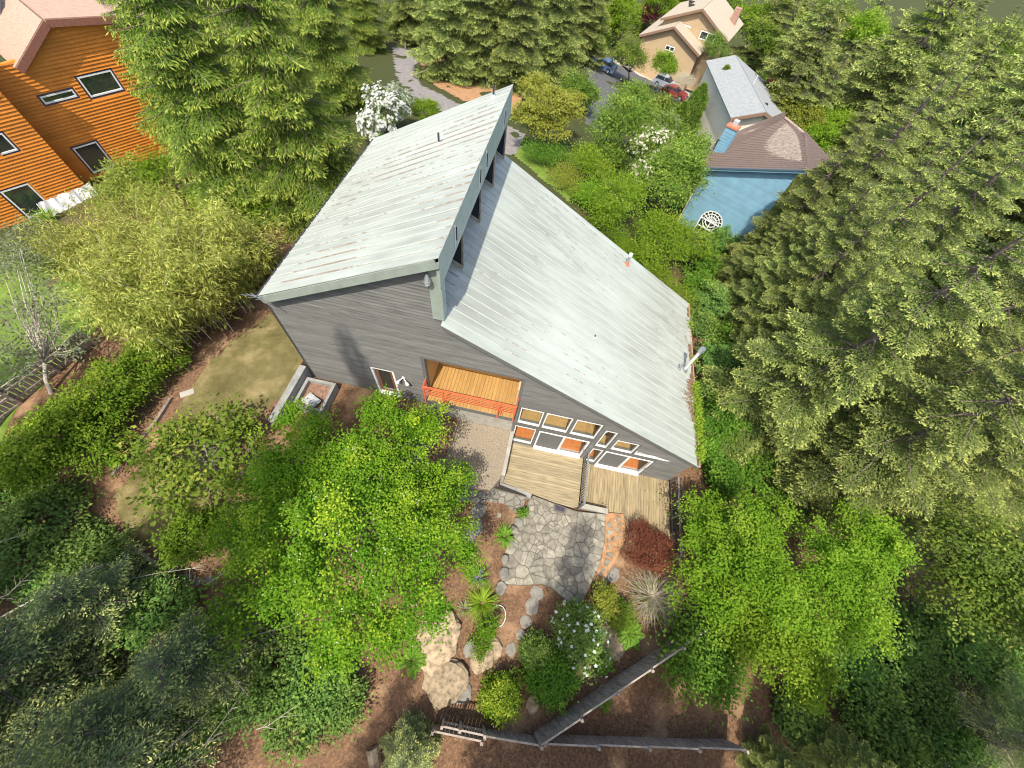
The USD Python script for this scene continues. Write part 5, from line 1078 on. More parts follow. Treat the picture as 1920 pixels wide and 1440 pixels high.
ced = dict(whorl=.46, per=6, tl=.22, tw=.062, droop=.32, hang=.55, sp=.115, ds=.17, cross=2, dead=4)
c1 = conifer_tree('cedar_tree', 'tall drooping yellow-green cedar right beside the upper roof eave', G(606, 392), 'cedar_frond', h=15, R=4.3, z0=.5, seed=11, zmax=13.5, **ced)
c2 = conifer_tree('cedar_tree', 'big drooping cedar in front of the orange house', G(478, 372), 'cedar_frond', h=14, R=4.6, z0=.6, seed=12, zmax=12.5, **ced)
copy_of(c1, 'drooping cedar behind the two nearer cedars, by the driveway', G(640, 200), 140, .95)
copy_of(c2, 'drooping cedar behind the orange house roof edge', G(440, 215), 70, .8)
copy_of(c1, 'cedar at the top edge left of the driveway', G(560, 110), 250, .9)
copy_of(c2, 'darker cedar at the top edge beside the driveway entrance', G(690, 95), 200, .8)
copy_of(c1, 'cedar at the very top behind the orange house', G(330, 110), 30, 1.0)
copy_of(c2, 'cedar over the orange house roof at the upper left corner', G(60, 60), 300, .7)

fir_kw = dict(whorl=.88, per=6, droop=.26, tl=.14, tw=.066, sp=.085, ds=.125)
f1 = conifer_tree('fir_tree', 'tall fir with visible trunk nearest the right roof edge', G(1400, 794), 'fir_needle', h=17, R=4.7, z0=1.6, seed=21, **fir_kw)
f2 = conifer_tree('fir_tree', 'tall fir shading the right part of the blue house', G(1452, 505), 'fir_needle', h=16, R=4.3, z0=1.4, seed=22, **fir_kw)
f3 = conifer_tree('fir_tree', 'bushy fir at the right behind the bright broadleaf trees', G(1490, 905), 'fir_needle', h=15, R=4.4, z0=1.2, seed=23, **fir_kw)
f4 = conifer_tree('fir_tree', 'grey-green fir with dark trunk above the orange needle bed', G(838, 146), 'fir_needle', h=13, R=4.8, z0=.6, seed=24, whorl=.55, per=6, droop=.26, tl=.19, tw=.085, sp=.125, ds=.18, power=.6)
for i, (src, px, py, rot, sc, lb) in enumerate((
        (f2, 1428, 640, 120, .95, 'fir between the trunk fir and the blue house'), (f3, 1560, 760, 200, 1.05, 'tall fir at the middle of the right side'), (f1, 1540, 600, 60, 1.0, 'tall fir right of the blue house garden'),
        (f3, 1565, 445, 300, 1.0, 'fir to the right behind the blue house'), (f2, 1680, 660, 30, 1.1, 'tall fir near the right edge, half way up'), (f1, 1650, 490, 150, 1.0, 'fir in the second row on the right'),
        (f2, 1590, 330, 250, .95, 'fir right of the yellow-green trees'), (f3, 1700, 380, 80, 1.0, 'fir in the upper right, below the sky gaps'), (f1, 1790, 520, 210, 1.05, 'outermost fir at the right edge'), (f3, 1660, 850, 20, 1.0, 'fir near the right edge above the bright trees'),
        (f2, 1790, 760, 310, 1.0, 'fir at the right edge, lower middle'), (f1, 1780, 270, 100, 1.1, 'fir below the bright gap in the upper right'), (f2, 1660, 240, 190, .9, 'fir in the upper right wood, third row'), (f3, 1560, 170, 10, .8, 'fir behind the yellow-green trees'),
        (f1, 1480, 110, 50, .7, 'dark fir right of the tan house chimney'), (f2, 1540, 95, 270, .75, 'fir at the top behind the grey roof'), (f3, 1860, 330, 160, 1.1, 'fir in the upper right corner'), (f1, 1850, 900, 240, .9, 'fir at the right edge above the dark understorey'), (f3, 1390, 560, 260, .55, 'young fir close to the blue wall'))):
    copy_of(src, lb, G(px, py), rot, sc)
for i, (src, px, py, rot, sc, lb) in enumerate((
        (f4, 905, 152, 70, 1.0, 'grey-green fir behind the upper roof corner'), (f4, 962, 166, 160, .95, 'grey-green fir just above the ridge tip'), (f4, 1030, 140, 250, 1.05, 'grey-green fir behind the yellow maple'), (f4, 1085, 118, 20, .95, 'fir left of the parked blue sedan'),
        (f4, 775, 80, 310, .8, 'fir at the top edge beside the driveway bend'), (f4, 870, 70, 120, 1.0, 'fir in the top row above the pale blue car'), (f4, 960, 70, 200, 1.05, 'fir in the top row, middle'), (f4, 1050, 60, 90, 1.0, 'fir in the top row left of the tan house'), (f4, 1130, 75, 10, .9, 'fir left of the tan house wall'))):
    copy_of(src, lb, G(px, py), rot, sc)

# beyond the house
broadleaf('flowering_rhododendron', 'large rhododendron covered in white blossom behind the upper roof', G(728, 262), [(722, 205, 1.0, 1.7, 1.5), (700, 235, .8, 1.1, 1.0), (745, 190, .8, 1.2, 1.2)], 'mid_leaf', 260, 6500, .17, .06, 110, cat='shrub', trunk_r=.05, flowers=('white_petal', 2400, .13, 5), cl=.22)
broadleaf('round_bush', 'round light green bush between white blossoms and driveway', G(800, 222), [(800, 208, -.4, 1.25, 1.0)], 'bright_leaf', 120, 5000, .12, .07, 111, cat='bush', trunk_r=.03, cl=.18)
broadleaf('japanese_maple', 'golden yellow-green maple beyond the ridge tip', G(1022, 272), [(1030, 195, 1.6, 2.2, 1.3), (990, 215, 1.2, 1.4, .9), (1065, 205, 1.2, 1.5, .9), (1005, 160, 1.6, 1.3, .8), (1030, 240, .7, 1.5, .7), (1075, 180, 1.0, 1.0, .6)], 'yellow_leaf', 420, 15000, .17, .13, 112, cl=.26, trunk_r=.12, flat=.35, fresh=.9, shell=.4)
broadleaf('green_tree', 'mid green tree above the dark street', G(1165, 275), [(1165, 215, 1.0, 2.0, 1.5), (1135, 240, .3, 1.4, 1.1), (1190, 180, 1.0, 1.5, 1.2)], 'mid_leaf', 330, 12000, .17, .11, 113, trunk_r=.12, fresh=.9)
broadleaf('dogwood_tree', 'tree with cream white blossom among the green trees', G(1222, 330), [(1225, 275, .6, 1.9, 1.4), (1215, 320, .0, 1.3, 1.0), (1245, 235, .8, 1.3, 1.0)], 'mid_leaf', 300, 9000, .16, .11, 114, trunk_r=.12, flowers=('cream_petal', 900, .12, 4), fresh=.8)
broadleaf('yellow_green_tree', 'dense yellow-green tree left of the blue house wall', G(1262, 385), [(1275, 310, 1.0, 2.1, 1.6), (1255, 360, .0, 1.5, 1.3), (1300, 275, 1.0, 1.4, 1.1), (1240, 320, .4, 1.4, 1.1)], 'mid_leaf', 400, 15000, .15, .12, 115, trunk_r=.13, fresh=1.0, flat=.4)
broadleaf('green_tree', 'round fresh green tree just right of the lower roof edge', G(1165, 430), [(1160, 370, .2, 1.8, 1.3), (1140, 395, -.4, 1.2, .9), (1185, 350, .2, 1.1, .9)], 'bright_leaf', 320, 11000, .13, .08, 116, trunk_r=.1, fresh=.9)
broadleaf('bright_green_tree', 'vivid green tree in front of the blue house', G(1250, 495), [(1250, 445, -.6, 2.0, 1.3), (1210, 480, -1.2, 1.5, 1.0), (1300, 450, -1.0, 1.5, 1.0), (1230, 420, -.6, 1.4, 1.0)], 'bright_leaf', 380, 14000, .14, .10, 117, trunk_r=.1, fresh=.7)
broadleaf('green_shrub', 'bright green shrub growing against the lower roof edge', G(1240, 560), [(1225, 525, -1.6, 1.3, 1.0), (1270, 560, -1.8, 1.1, .9), (1180, 470, -1.2, 1.1, .8)], 'bright_leaf', 220, 8000, .12, .09, 118, cat='shrub', trunk_r=.05)
broadleaf('green_shrub', 'dense lime green shrub by the front lawn strip', G(1095, 312), [(1098, 298, -.4, 1.4, 1.0), (1120, 320, -.6, 1.1, .8)], 'bright_leaf', 180, 6500, .13, .08, 119, cat='shrub', trunk_r=.04, fresh=.9)
broadleaf('yellow_shrub', 'straw-yellow low shrub next to the lower roof top corner', G(1060, 338), [(1058, 328, -.7, 1.2, .6), (1082, 345, -.8, 1.0, .5)], 'yellow_leaf', 140, 4500, .13, .05, 120, cat='shrub', trunk_r=.03)
broadleaf('green_shrub', 'dark green shrub at the foot of the golden maple', G(1005, 288), [(1010, 282, -.6, 1.1, .6), (1040, 288, -.6, 1.0, .6)], 'fern_leaf', 130, 4500, .14, .08, 121, cat='shrub', trunk_r=.03)
broadleaf('green_shrub', 'small green shrub below the yellow shrub by the roof edge', G(1105, 375), [(1105, 365, -.8, 1.2, .8)], 'bright_leaf', 110, 4200, .13, .08, 122, cat='shrub', trunk_r=.03)
broadleaf('green_shrub', 'green shrub hugging the middle of the lower roof edge', G(1130, 425), [(1128, 418, -1.2, 1.1, .8), (1160, 450, -1.4, 1.0, .7)], 'hedge_leaf', 120, 4500, .12, .08, 123, cat='shrub', trunk_r=.03)
for i, (px, py, h, rd_, lb) in enumerate(((1262, 290, 7.5, 1.5, 'broad dark green arborvitae left in the clipped group'), (1290, 280, 9.0, 1.7, 'second arborvitae of the clipped group'), (1318, 262, 9.5, 1.7, 'third arborvitae of the clipped group'), (1240, 300, 6.0, 1.4, 'lower arborvitae at the left end of the group'),
                                       (1340, 250, 8.0, 1.5, 'arborvitae in front of the cream gable'), (1322, 292, 5.5, 1.3, 'arborvitae next to the blue chimney'), (1362, 268, 9.0, .95, 'single slim arborvitae in front of the grey roof'))):
    column('arborvitae', lb, G(px, py), h, rd_, 'wall_leaf', 6000, .28, .14, 130 + i)
broadleaf('yellow_green_tree', 'yellow-green feathery tree right of the grey roof', G(1490, 265), [(1480, 200, -1.0, 2.6, 2.0), (1510, 225, -1.4, 2.4, 1.7), (1495, 165, -.6, 1.8, 1.4)], 'yellow_leaf', 330, 11000, .2, .12, 140, trunk_r=.12)
broadleaf('yellow_green_tree', 'second yellow-green tree further right behind the fir tips', G(1560, 290), [(1560, 235, -1.4, 2.6, 1.7), (1540, 260, -1.8, 2.2, 1.4)], 'bright_leaf', 280, 9500, .2, .12, 141, trunk_r=.12)
broadleaf('red_maple', 'dark red small tree right of the grey roof', G(1442, 180), [(1442, 165, -4.5, 1.6, 1.5)], 'dark_red_leaf', 110, 3500, .2, .14, 142, trunk_r=.08)
broadleaf('red_maple', 'dark red small tree left of the tan house roof', G(1218, 42), [(1218, 27, -12, 2.4, 2.0)], 'dark_red_leaf', 110, 3500, .3, .2, 143, trunk_r=.1)
broadleaf('green_tree', 'leafy green tree at the top edge left of the tan house', G(1165, 70), [(1165, 30, -8, 4.2, 3.2), (1130, 40, -9, 3.2, 2.6)], 'bright_leaf', 300, 9000, .32, .22, 144, trunk_r=.2)
broadleaf('garden_shrub', 'round shrub in front of the tan house wall', G(1248, 133), [(1247, 120, -7.6, 2.0, 1.6)], 'bright_leaf', 120, 4500, .24, .16, 145, cat='shrub', trunk_r=.05)
broadleaf('garden_shrub', 'cream-coloured shrub behind the silver car', G(1285, 160), [(1284, 152, -8.2, 1.6, .9)], 'cream_petal', 90, 2600, .2, .08, 146, cat='shrub', trunk_r=.04)
broadleaf('pine_tree', 'olive pine in front of the tan house windows', G(1340, 112), [(1338, 88, -6.5, 1.9, 2.4), (1345, 100, -8, 2.0, 1.6)], 'mid_leaf', 140, 5000, .3, .08, 147, trunk_r=.12)
for i, (px, py, z, rr_, lb) in enumerate(((1400, 40, -8, 4.0, 'bright green tree behind the tan house chimney'), (1430, 70, -7, 3.4, 'bright green tree right of the brick chimney'), (1460, 20, -8, 4.2, 'green tree at the top edge right of the tan house'), (1560, 30, -5, 4.0, 'light green tree at the top right of the wood'), (1620, 60, -3.5, 3.6, 'yellowish tree between dark firs at the upper right'), (1690, 130, -3.5, 3.4, 'green tree among upper right firs'), (1740, 60, -4, 4.5, 'green tree below the sky gap'), (1850, 90, -3, 4.6, 'tree near the right upper corner'), (1240, 5, -10, 4.5, 'tree at the top edge behind the tan roof'), (1350, 2, -10, 4.2, 'tree behind the tan gable at the top edge'))):
    broadleaf('green_tree', lb, G(px, py + 45), [(px, py, z, rr_, rr_ * .85), (px + 25, py + 15, z - 1.5, rr_ * .7, rr_ * .6)], ('bright_leaf', 'mid_leaf')[i % 2], 240, 6500, .34, .22, 150 + i, trunk_r=.2, fresh=.8)

for i, (src, px, py, rot, sc, lb) in enumerate(((f2, 1482, 398, 33, .8, 'fir growing right at the blue house wall'), (f3, 1540, 500, 190, .9, 'fir left of the second-row fir on the right'), (f1, 1400, 700, 280, .62, 'slim fir close behind the lower roof edge'), (f3, 1385, 610, 110, .6, 'young fir beside the low roof corner'),
        (f2, 1610, 560, 220, 1.0, 'fir in the middle of the right wood'), (f1, 1520, 840, 330, .8, 'fir just above the bright hazels'), (f3, 1620, 930, 70, .85, 'fir right of the bright hazels'), (f2, 1740, 900, 140, 1.0, 'fir by the right edge above the yellow-green tree'), (f1, 1560, 270, 320, .85, 'fir behind the second yellow-green tree'), (f3, 1620, 400, 45, 1.0, 'fir right of the brown shingle roof'), (f2, 1720, 180, 75, .95, 'fir high in the upper right wood'), (f3, 1640, 120, 215, .85, 'fir at the top right, left of the sky gap'))):
    copy_of(src, lb, G(px, py), rot, sc)
broadleaf('hazel_tree', 'fresh green broadleaf tree between the bamboo and the cedars', G(440, 430), [(440, 350, 1.6, 1.3, 1.1), (400, 380, 1.4, 1.1, .8), (480, 390, 1.2, 1.0, .8), (300, 320, 1.6, 1.3, .9)], 'bright_leaf', 260, 9000, .16, .10, 159, trunk_r=.1, fresh=.7)
broadleaf('garden_shrub', 'yellow-green shrub between orange house and cedars', G(280, 390), [(250, 330, 1.4, 1.3, 1.0), (215, 370, 1.0, 1.1, .8), (290, 380, 1.2, 1.2, .9)], 'bamboo_leaf', 240, 9000, .18, .06, 158, cat='shrub', trunk_r=.06)
copy_of(c2, 'cedar hiding the right end of the orange wall', G(395, 300), 20, .7)
for i, (px, py, z, rr_, lb) in enumerate(((1105, 75, -5.5, 3.4, 'olive tree at the top edge over the dark street'), (1085, 165, -2.2, 2.0, 'olive tree between golden maple and street'), (1135, 290, -1.4, 1.7, 'yellow-green tree beside the street bend'), (1180, 100, -6.2, 2.6, 'olive tree over the pale far driveway'), (1205, 225, -1.6, 1.9, 'yellow-green tree between dogwood and street'), (1240, 205, -3.0, 2.0, 'small tree in front of the red car'), (760, 40, -4.5, 3.2, 'olive tree at the driveway entrance'), (1320, 320, -.4, 1.6, 'yellow-green tree beside the blue chimney'))):
    broadleaf('yard_tree', lb, G(px, py + 55), [(px, py, z, rr_, rr_ * .8), (px + 14, py + 14, z - .8, rr_ * .75, rr_ * .6), (px - 14, py + 10, z - .6, rr_ * .7, rr_ * .6)], 'mid_leaf', 260, 9500, .2, .13, 300 + i, trunk_r=.14, fresh=1.0, jag=.6)
# right side, lower
BRb = dict(cl=.30, fresh=.7, jag=.7, shell=.3, flat=.4)
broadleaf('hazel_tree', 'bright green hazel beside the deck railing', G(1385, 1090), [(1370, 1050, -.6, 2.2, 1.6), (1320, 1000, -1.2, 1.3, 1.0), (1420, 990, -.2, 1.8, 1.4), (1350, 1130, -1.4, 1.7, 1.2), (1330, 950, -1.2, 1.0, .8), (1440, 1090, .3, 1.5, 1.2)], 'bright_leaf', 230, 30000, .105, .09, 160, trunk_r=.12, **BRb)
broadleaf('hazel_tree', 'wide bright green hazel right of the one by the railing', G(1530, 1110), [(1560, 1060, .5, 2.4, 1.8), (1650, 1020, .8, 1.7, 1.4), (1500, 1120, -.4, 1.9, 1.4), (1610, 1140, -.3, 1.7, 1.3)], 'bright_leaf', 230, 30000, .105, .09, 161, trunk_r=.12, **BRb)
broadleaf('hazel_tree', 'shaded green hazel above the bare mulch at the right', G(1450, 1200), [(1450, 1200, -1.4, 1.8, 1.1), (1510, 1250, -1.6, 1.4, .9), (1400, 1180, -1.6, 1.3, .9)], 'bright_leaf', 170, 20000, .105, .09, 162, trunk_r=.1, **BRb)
broadleaf('green_shrub', 'green shrub hanging over the upper end of the diagonal fence', G(1318, 1225), [(1315, 1215, -2.4, 1.3, .9), (1280, 1240, -2.6, .8, .6), (1350, 1260, -2.8, .9, .7)], 'fern_leaf', 200, 7000, .15, .10, 163, cat='shrub', trunk_r=.05)
broadleaf('green_tree', 'yellow-green tree at the right edge, lower part', G(1790, 1090), [(1850, 1050, .5, 2.4, 1.8), (1800, 1110, -.6, 1.8, 1.3), (1880, 1130, .0, 1.8, 1.3)], 'mid_leaf', 300, 11000, .16, .12, 164, trunk_r=.14, fresh=1.0)
for i, (px, py, rr_, lb) in enumerate(((1560, 1240, 1.5, 'dark understorey shrub below the hazels'), (1650, 1200, 1.7, 'dark understorey shrub in the lower right, upper row'), (1740, 1200, 1.7, 'dark understorey shrub left of the right edge tree'), (1830, 1240, 1.8, 'dark shrub at the right edge above the fallen log'), (1600, 1320, 1.5, 'dark shrub in the lower right, middle'), (1700, 1290, 1.4, 'dark shrub above the grey rotten log'), (1640, 1390, 1.5, 'shaded shrub at the bottom edge, lower right'), (1760, 1410, 1.5, 'shaded shrub below the grey rotten log'), (1880, 1340, 1.6, 'shaded shrub in the lower right corner'), (1480, 1330, .9, 'small shaded shrub at the edge of the bare mulch'), (1420, 905, 1.5, 'shaded shrub between roof corner and right firs'), (1345, 640, 1.3, 'dark green shrub under the right roof edge, upper'), (1350, 740, 1.3, 'dark green shrub under the right roof edge, middle'), (1345, 830, 1.1, 'dark green shrub under the right roof edge, lower'))):
    p = G(px, py); broadleaf('understorey_shrub', lb, p, [(0, 0, rr_ * .55, rr_, rr_ * .7), (rr_ * .6, .4, rr_ * .4, rr_ * .6, rr_ * .5)], 'shade_leaf' if i < 10 else 'fern_leaf', 120, 4200, .17, .12, 170 + i, cat='shrub', trunk_r=.05, px=False, cl=.25)
for i, (px, py, rr_, lb) in enumerate(((1300, 548, 1.0, 'low bush at the far corner of the lower roof'), (1302, 618, 1.0, 'low bush tight against the low roof edge'), (1310, 745, 1.0, 'low bush tight under the gutter weeds'), (1312, 850, .9, 'low bush at the near corner of the low roof'), (1318, 585, 1.5, 'dark leafy bush by the far end of the low roof edge'), (1322, 690, 1.6, 'dark leafy bush beside the white flue'), (1330, 800, 1.5, 'dark leafy bush below the gutter weeds'), (1375, 690, 1.7, 'dark leafy bush at the foot of the trunk fir'), (1375, 800, 1.6, 'dark leafy bush between railing and firs'), (1300, 510, 1.5, 'dark leafy bush near the blue house corner'), (1340, 470, 1.5, 'bright leafy bush under the arched window'), (1395, 455, 1.7, 'leafy bush right of the arched window'), (1340, 905, 1.2, 'leafy bush by the lower roof corner'), (1440, 420, 1.6, 'leafy bush along the blue wall'))):
    p = G(px, py); broadleaf('leafy_bush', lb, p, [(0, 0, rr_ * .7, rr_, rr_ * .9), (rr_ * .5, .5, rr_ * .5, rr_ * .7, rr_ * .6)], 'shade_leaf' if i % 3 else 'fern_leaf', 110, 6500, .14, .10, 260 + i, cat='bush', trunk_r=.04, px=False, cl=.22, jag=.6)
copy_of(f2, 'fir overlapping the right end of the blue wall', G(1432, 530), 95, .98); copy_of(f3, 'fir with long boughs over the blue siding', G(1395, 522), 60, .82); copy_of(f1, 'fir whose boughs reach the low roof edge', G(1392, 655), 160, .72); copy_of(f3, 'fir boughs above the flue pipe', G(1405, 590), 250, .78); copy_of(f1, 'fir under the brown roof corner', G(1500, 375), 185, .8); copy_of(f3, 'fir tips over the middle of the blue wall', G(1432, 440), 10, .6); copy_of(f2, 'small fir in front of the blue wall', G(1400, 500), 15, .6); copy_of(f1, 'small fir below the arched window', G(1370, 545), 75, .42); copy_of(f3, 'mid-height fir at the lower right of the blue wall', G(1440, 455), 130, .62)
copy_of(f3, 'low dark fir at the bottom edge right of the bare mulch', G(1520, 1400), 40, .34)
copy_of(f2, 'small grey-green fir between bare mulch and dark shrubs', G(1420, 1420), 90, .28)

# lower left wood
df = dict(whorl=.5, per=5, droop=.22, tl=.17, tw=.075, sp=.12, ds=.16, dead=16)
d1 = conifer_tree('dark_fir', 'tall dark fir with bare lower limbs at the bottom left corner', np.array([.5, -15.2, float(T(.5, -15.2))]), 'dark_fir_needle', h=33.5, R=3.3, z0=2.6, seed=31, whorl=.75, per=5, droop=.2, tl=.22, tw=.075, sp=.15, ds=.2, dead=26, fine=11)
d2 = conifer_tree('dark_fir', 'small dark fir with yellow-green shoot tips above the bare path', G(430, 1225), 'dark_fir_needle', h=4.6, R=2.3, z0=.5, seed=32, whorl=.34, per=6, droop=.18, tl=.105, tw=.046, sp=.08, ds=.11, dead=10)
copy_of(d2, 'dark fir with fresh tips at the left edge below the dark shrubs', G(120, 1255), 80, 1.25)
copy_of(d2, 'small dark fir near the fallen twigs at the bottom left', G(300, 1330), 200, .95)
copy_of(d2, 'small dark fir at the bottom edge left of the garden gate', G(770, 1395), 150, .55)
copy_of(d2, 'small dark fir low at the bottom left edge', G(60, 1400), 20, .9)
copy_of(d2, 'dark fir with fresh tips left of the lower lawn end', G(250, 1130), 310, .9)
for i, (px, py, rr_, lb) in enumerate(((60, 930, 1.5, 'dark green shrub at the left edge below the hedge'), (130, 980, 1.6, 'dark green shrub left of the bare path'), (60, 1050, 1.6, 'dark shrub at the left edge of the wood'), (200, 1060, 1.4, 'dark shrub right beside the lower path bend'), (140, 1140, 1.5, 'dark shrub in the middle of the lower left wood'), (320, 1150, 1.3, 'dark shrub below the path bend'), (520, 1215, 1.3, 'dark shrub below the big maple, left'), (600, 1275, 1.3, 'blue-green dark shrub below the big maple'), (470, 1300, 1.2, 'dark shrub left of the blue-green one'), (560, 1350, 1.0, 'dark shrub at the bottom, left of the split log'), (390, 1290, 1.1, 'dark shrub behind the small fir'), (200, 1330, 1.0, 'dark shrub above the tall fir foot'), (330, 1410, 1.1, 'dark ferny shrub at the bottom edge'), (40, 1320, 1.3, 'dark shrub at the far lower left edge'), (640, 1310, .9, 'small dark shrub left of the rock slabs'))):
    p = G(px, py); broadleaf('understorey_shrub', lb, p, [(0, 0, rr_ * .5, rr_, rr_ * .65), (-rr_ * .5, .5, rr_ * .4, rr_ * .6, rr_ * .5)], 'shade_leaf', 130, 5200, .13, .085, 200 + i, cat='shrub', trunk_r=.05, px=False, cl=.22, n_limb=8)
broadleaf('leafy_sapling', 'light green sapling between the dark firs', G(545, 1150), [(450, 1110, .6, .7, .5), (430, 1180, .5, .6, .4)], 'hedge_leaf', 50, 1500, .13, .09, 230, cat='sapling', trunk_r=.03)
def twig(label, a, b, za_, zb_, seed, rad=.03, n=7):
    r = np.random.default_rng(seed); A, Bq = G(*a, za_), G(*b, zb_); mb = MB(); m = (A + Bq) / 2 + r.normal(0, .1, 3); mb.tube([A, m, Bq], [rad, rad * .6, .006], 6, cap=False)
    for k in range(n):
        t = r.uniform(.25, .95); c = A * (1 - t) + Bq * t + (m - (A + Bq) / 2) * (1 - abs(2 * t - 1)); mb.tube([c, c + unit(unit(Bq - A) + r.normal(0, .6, 3)) * r.uniform(.2, .7)], [.012, .003], 4, cap=False)
    obj('bare_branch', mb, 'pale_twig', label=label, cat='branch')
twig('longest pale bare branch over the dark shrubs at the left', (75, 1155), (262, 1065), 1.4, 1.8, 1, .035, 12)
twig('pale forked bare branch near the left edge', (20, 1040), (130, 1008), 1.5, 1.6, 2, .03, 8)
twig('bare branch crossing the lower left shrubs', (40, 1130), (140, 1075), 1.3, 1.7, 3, .025, 6)
twig('pale bare twig below the small fir', (265, 1380), (395, 1340), .3, .7, 4, .022, 6)
twig('bare twig on the mulch at the bottom left', (125, 1335), (175, 1380), .2, .3, 5, .02, 5)
twig('bare twigs in the middle of the dark shrubs', (290, 1225), (335, 1245), 1.0, 1.1, 6, .02, 6)
twig('thin bare branch right of the small fir', (440, 1260), (480, 1205), .9, 1.3, 7, .016, 4)
r9 = np.random.default_rng(5)
for i in range(16):
    ax9, ay9 = r9.uniform(20, 620), r9.uniform(1080, 1420); aa = r9.normal(-.45, .35); ll = r9.uniform(60, 150)
    twig('thin pale dead branch among the dark growth of the lower left wood', (ax9, ay9), (ax9 + ll * math.cos(aa), ay9 + ll * math.sin(aa)), r9.uniform(.9, 1.6), r9.uniform(.9, 1.8), 400 + i, .016, 6)
    tag(f'/World/bare_branch_{i + 7:03d}', group='thin dead branches in the lower left wood')
twig('small fallen twig on the bare mulch right of the diagonal fence', (1213, 1345), (1220, 1310), .03, .05, 8, .014, 4)

# beds near the patio
broadleaf('red_maple_shrub', 'low dome of rust red maple at the end of the lower deck', G(1214, 1052), [(1213, 1024, -2.75, 1.2, .75), (1228, 1036, -2.9, .9, .6)], 'red_leaf', 260, 15000, .10, .04, 240, cat='shrub', trunk_r=.05, cl=.16, shell=.75)
tb = thing('twiggy_shrub', 'spreading pale twiggy shrub with few grey-green leaves beside the patio', 'shrub', G(1222, 1118)); r = np.random.default_rng(7); tm = MB(); ends = []
for k in range(230):
    a = r.uniform(0, 6.283); e = r.uniform(.1, 1.0); L = r.uniform(1.0, 2.0); d = np.array([math.cos(a) * math.cos(e), math.sin(a) * math.cos(e), math.sin(e) * .75]); p1_ = d * L * .5 + r.normal(0, .08, 3); p2_ = d * L * [1, 1, .8] + r.normal(0, .15, 3); tm.tube([[0, 0, 0], p1_, p2_], [.016, .011, .003], 4, cap=False); ends.append(p2_); tm.tube([p1_, p1_ + unit(d + r.normal(0, .5, 3)) * L * .4], [.008, .003], 3, cap=False)
obj('stems', tm, 'pale_twig', tb, local=True); ends = np.array(ends); k = r.integers(0, 230, 2600); q = ends[k] * r.uniform(.35, .95, (2600, 1)) + r.normal(0, .12, (2600, 3)); v, f, uv = leaf_quads(q, r.normal(size=q.shape), r.normal(size=q.shape) + [0, 0, 1], .09, .035, r.uniform(0, .6, len(q))); obj('foliage', (v, f), 'vine_leaf', tb, uv=uv, local=True)
broadleaf('flowering_rhododendron', 'dark leaved rhododendron dotted with white flowers below the patio', G(1092, 1205), [(1088, 1180, -2.4, 1.15, .8), (1100, 1215, -2.5, 1.0, .7)], 'shade_leaf', 220, 7000, .13, .055, 241, cat='shrub', trunk_r=.06, flowers=('white_petal', 95, .085, 5), cl=.17, fresh=.4)
broadleaf('round_shrub', 'dark green rounded shrub left of the white flowering one', G(1006, 1232), [(1005, 1222, -2.75, .68, .55)], 'shade_leaf', 130, 5500, .09, .05, 242, cat='shrub', trunk_r=.03, cl=.12, fresh=1.0)
broadleaf('round_shrub', 'fresh green rounded shrub in front of the dark one', G(1038, 1282), [(1036, 1268, -2.75, 1.05, .8)], 'fern_leaf', 200, 9000, .11, .06, 243, cat='shrub', trunk_r=.04, cl=.15)
broadleaf('round_shrub', 'round yellow-green shrub near the garden gate', G(940, 1315), [(938, 1306, -2.65, .8, .7)], 'bright_leaf', 170, 8000, .09, .05, 244, cat='shrub', trunk_r=.03, cl=.12, fresh=1.2)
spiky('spiky_plant', 'green spiky strap-leaved clump left of the patio', G(945, 1006), .72, 190, .035, 'fern_leaf', 1, .6)
spiky('spiky_plant', 'large dark green grassy clump by the garden hose', G(904, 1130), 1.0, 260, .035, 'hedge_leaf', 2, .7)
spiky('flowering_plant', 'grassy clump with violet-blue flowers at the maple edge', G(896, 1082), .75, 130, .03, 'fern_leaf', 4, .7, flowers=60)
spiky('spiky_plant', 'pale grey-green spiky plant beside the big grassy clump', G(872, 1140), .5, 60, .03, 'grey_leaf', 5, .4)
fern('fern_plant', 'bright fern right of the white flowering shrub', G(1178, 1188), .75, 13, 'fern_leaf', 1)
fern('fern_plant', 'small fern between white flowering shrub and fence', G(1130, 1243), .6, 11, 'fern_leaf', 2)
fern('fern_plant', 'fern in shade below the right end of the big maple', G(772, 1238), .7, 13, 'fern_leaf', 3)
fern('fern_plant', 'tiny fern below the diagonal fence', G(1130, 1312), .45, 9, 'fern_leaf', 4)
broadleaf('lime_shrub', 'small lime yellow shrub right of the patio tip', G(1132, 1128), [(1132, 1115, -2.6, .55, .5), (1140, 1140, -2.8, .5, .4)], 'yellow_leaf', 60, 2200, .1, .08, 245, cat='shrub', trunk_r=.02, cl=.13)
broadleaf('garden_plant', 'low green plant under the twiggy shrub', G(1165, 1152), [(1165, 1150, -3.0, .7, .35)], 'vine_leaf', 60, 2000, .1, .07, 246, cat='plant', trunk_r=.02, cl=.14)
broadleaf('garden_plant', 'small weed at the upper left corner of the patio', G(980, 961), [(980, 960, -2.65, .22, .2)], 'fern_leaf', 20, 500, .09, .05, 247, cat='plant', trunk_r=.01, cl=.07)
broadleaf('garden_plant', 'leafy green plant below the garden hose', G(918, 1182), [(915, 1172, -2.3, .45, .3), (905, 1200, -2.5, .4, .3)], 'hedge_leaf', 50, 1400, .1, .07, 248, cat='plant', trunk_r=.02, cl=.12)
broadleaf('garden_plant', 'tiny green plant on the rocks by the path', G(902, 1225), [(902, 1225, -2.4, .3, .2)], 'hedge_leaf', 20, 500, .08, .05, 249, cat='plant', trunk_r=.01, cl=.08)
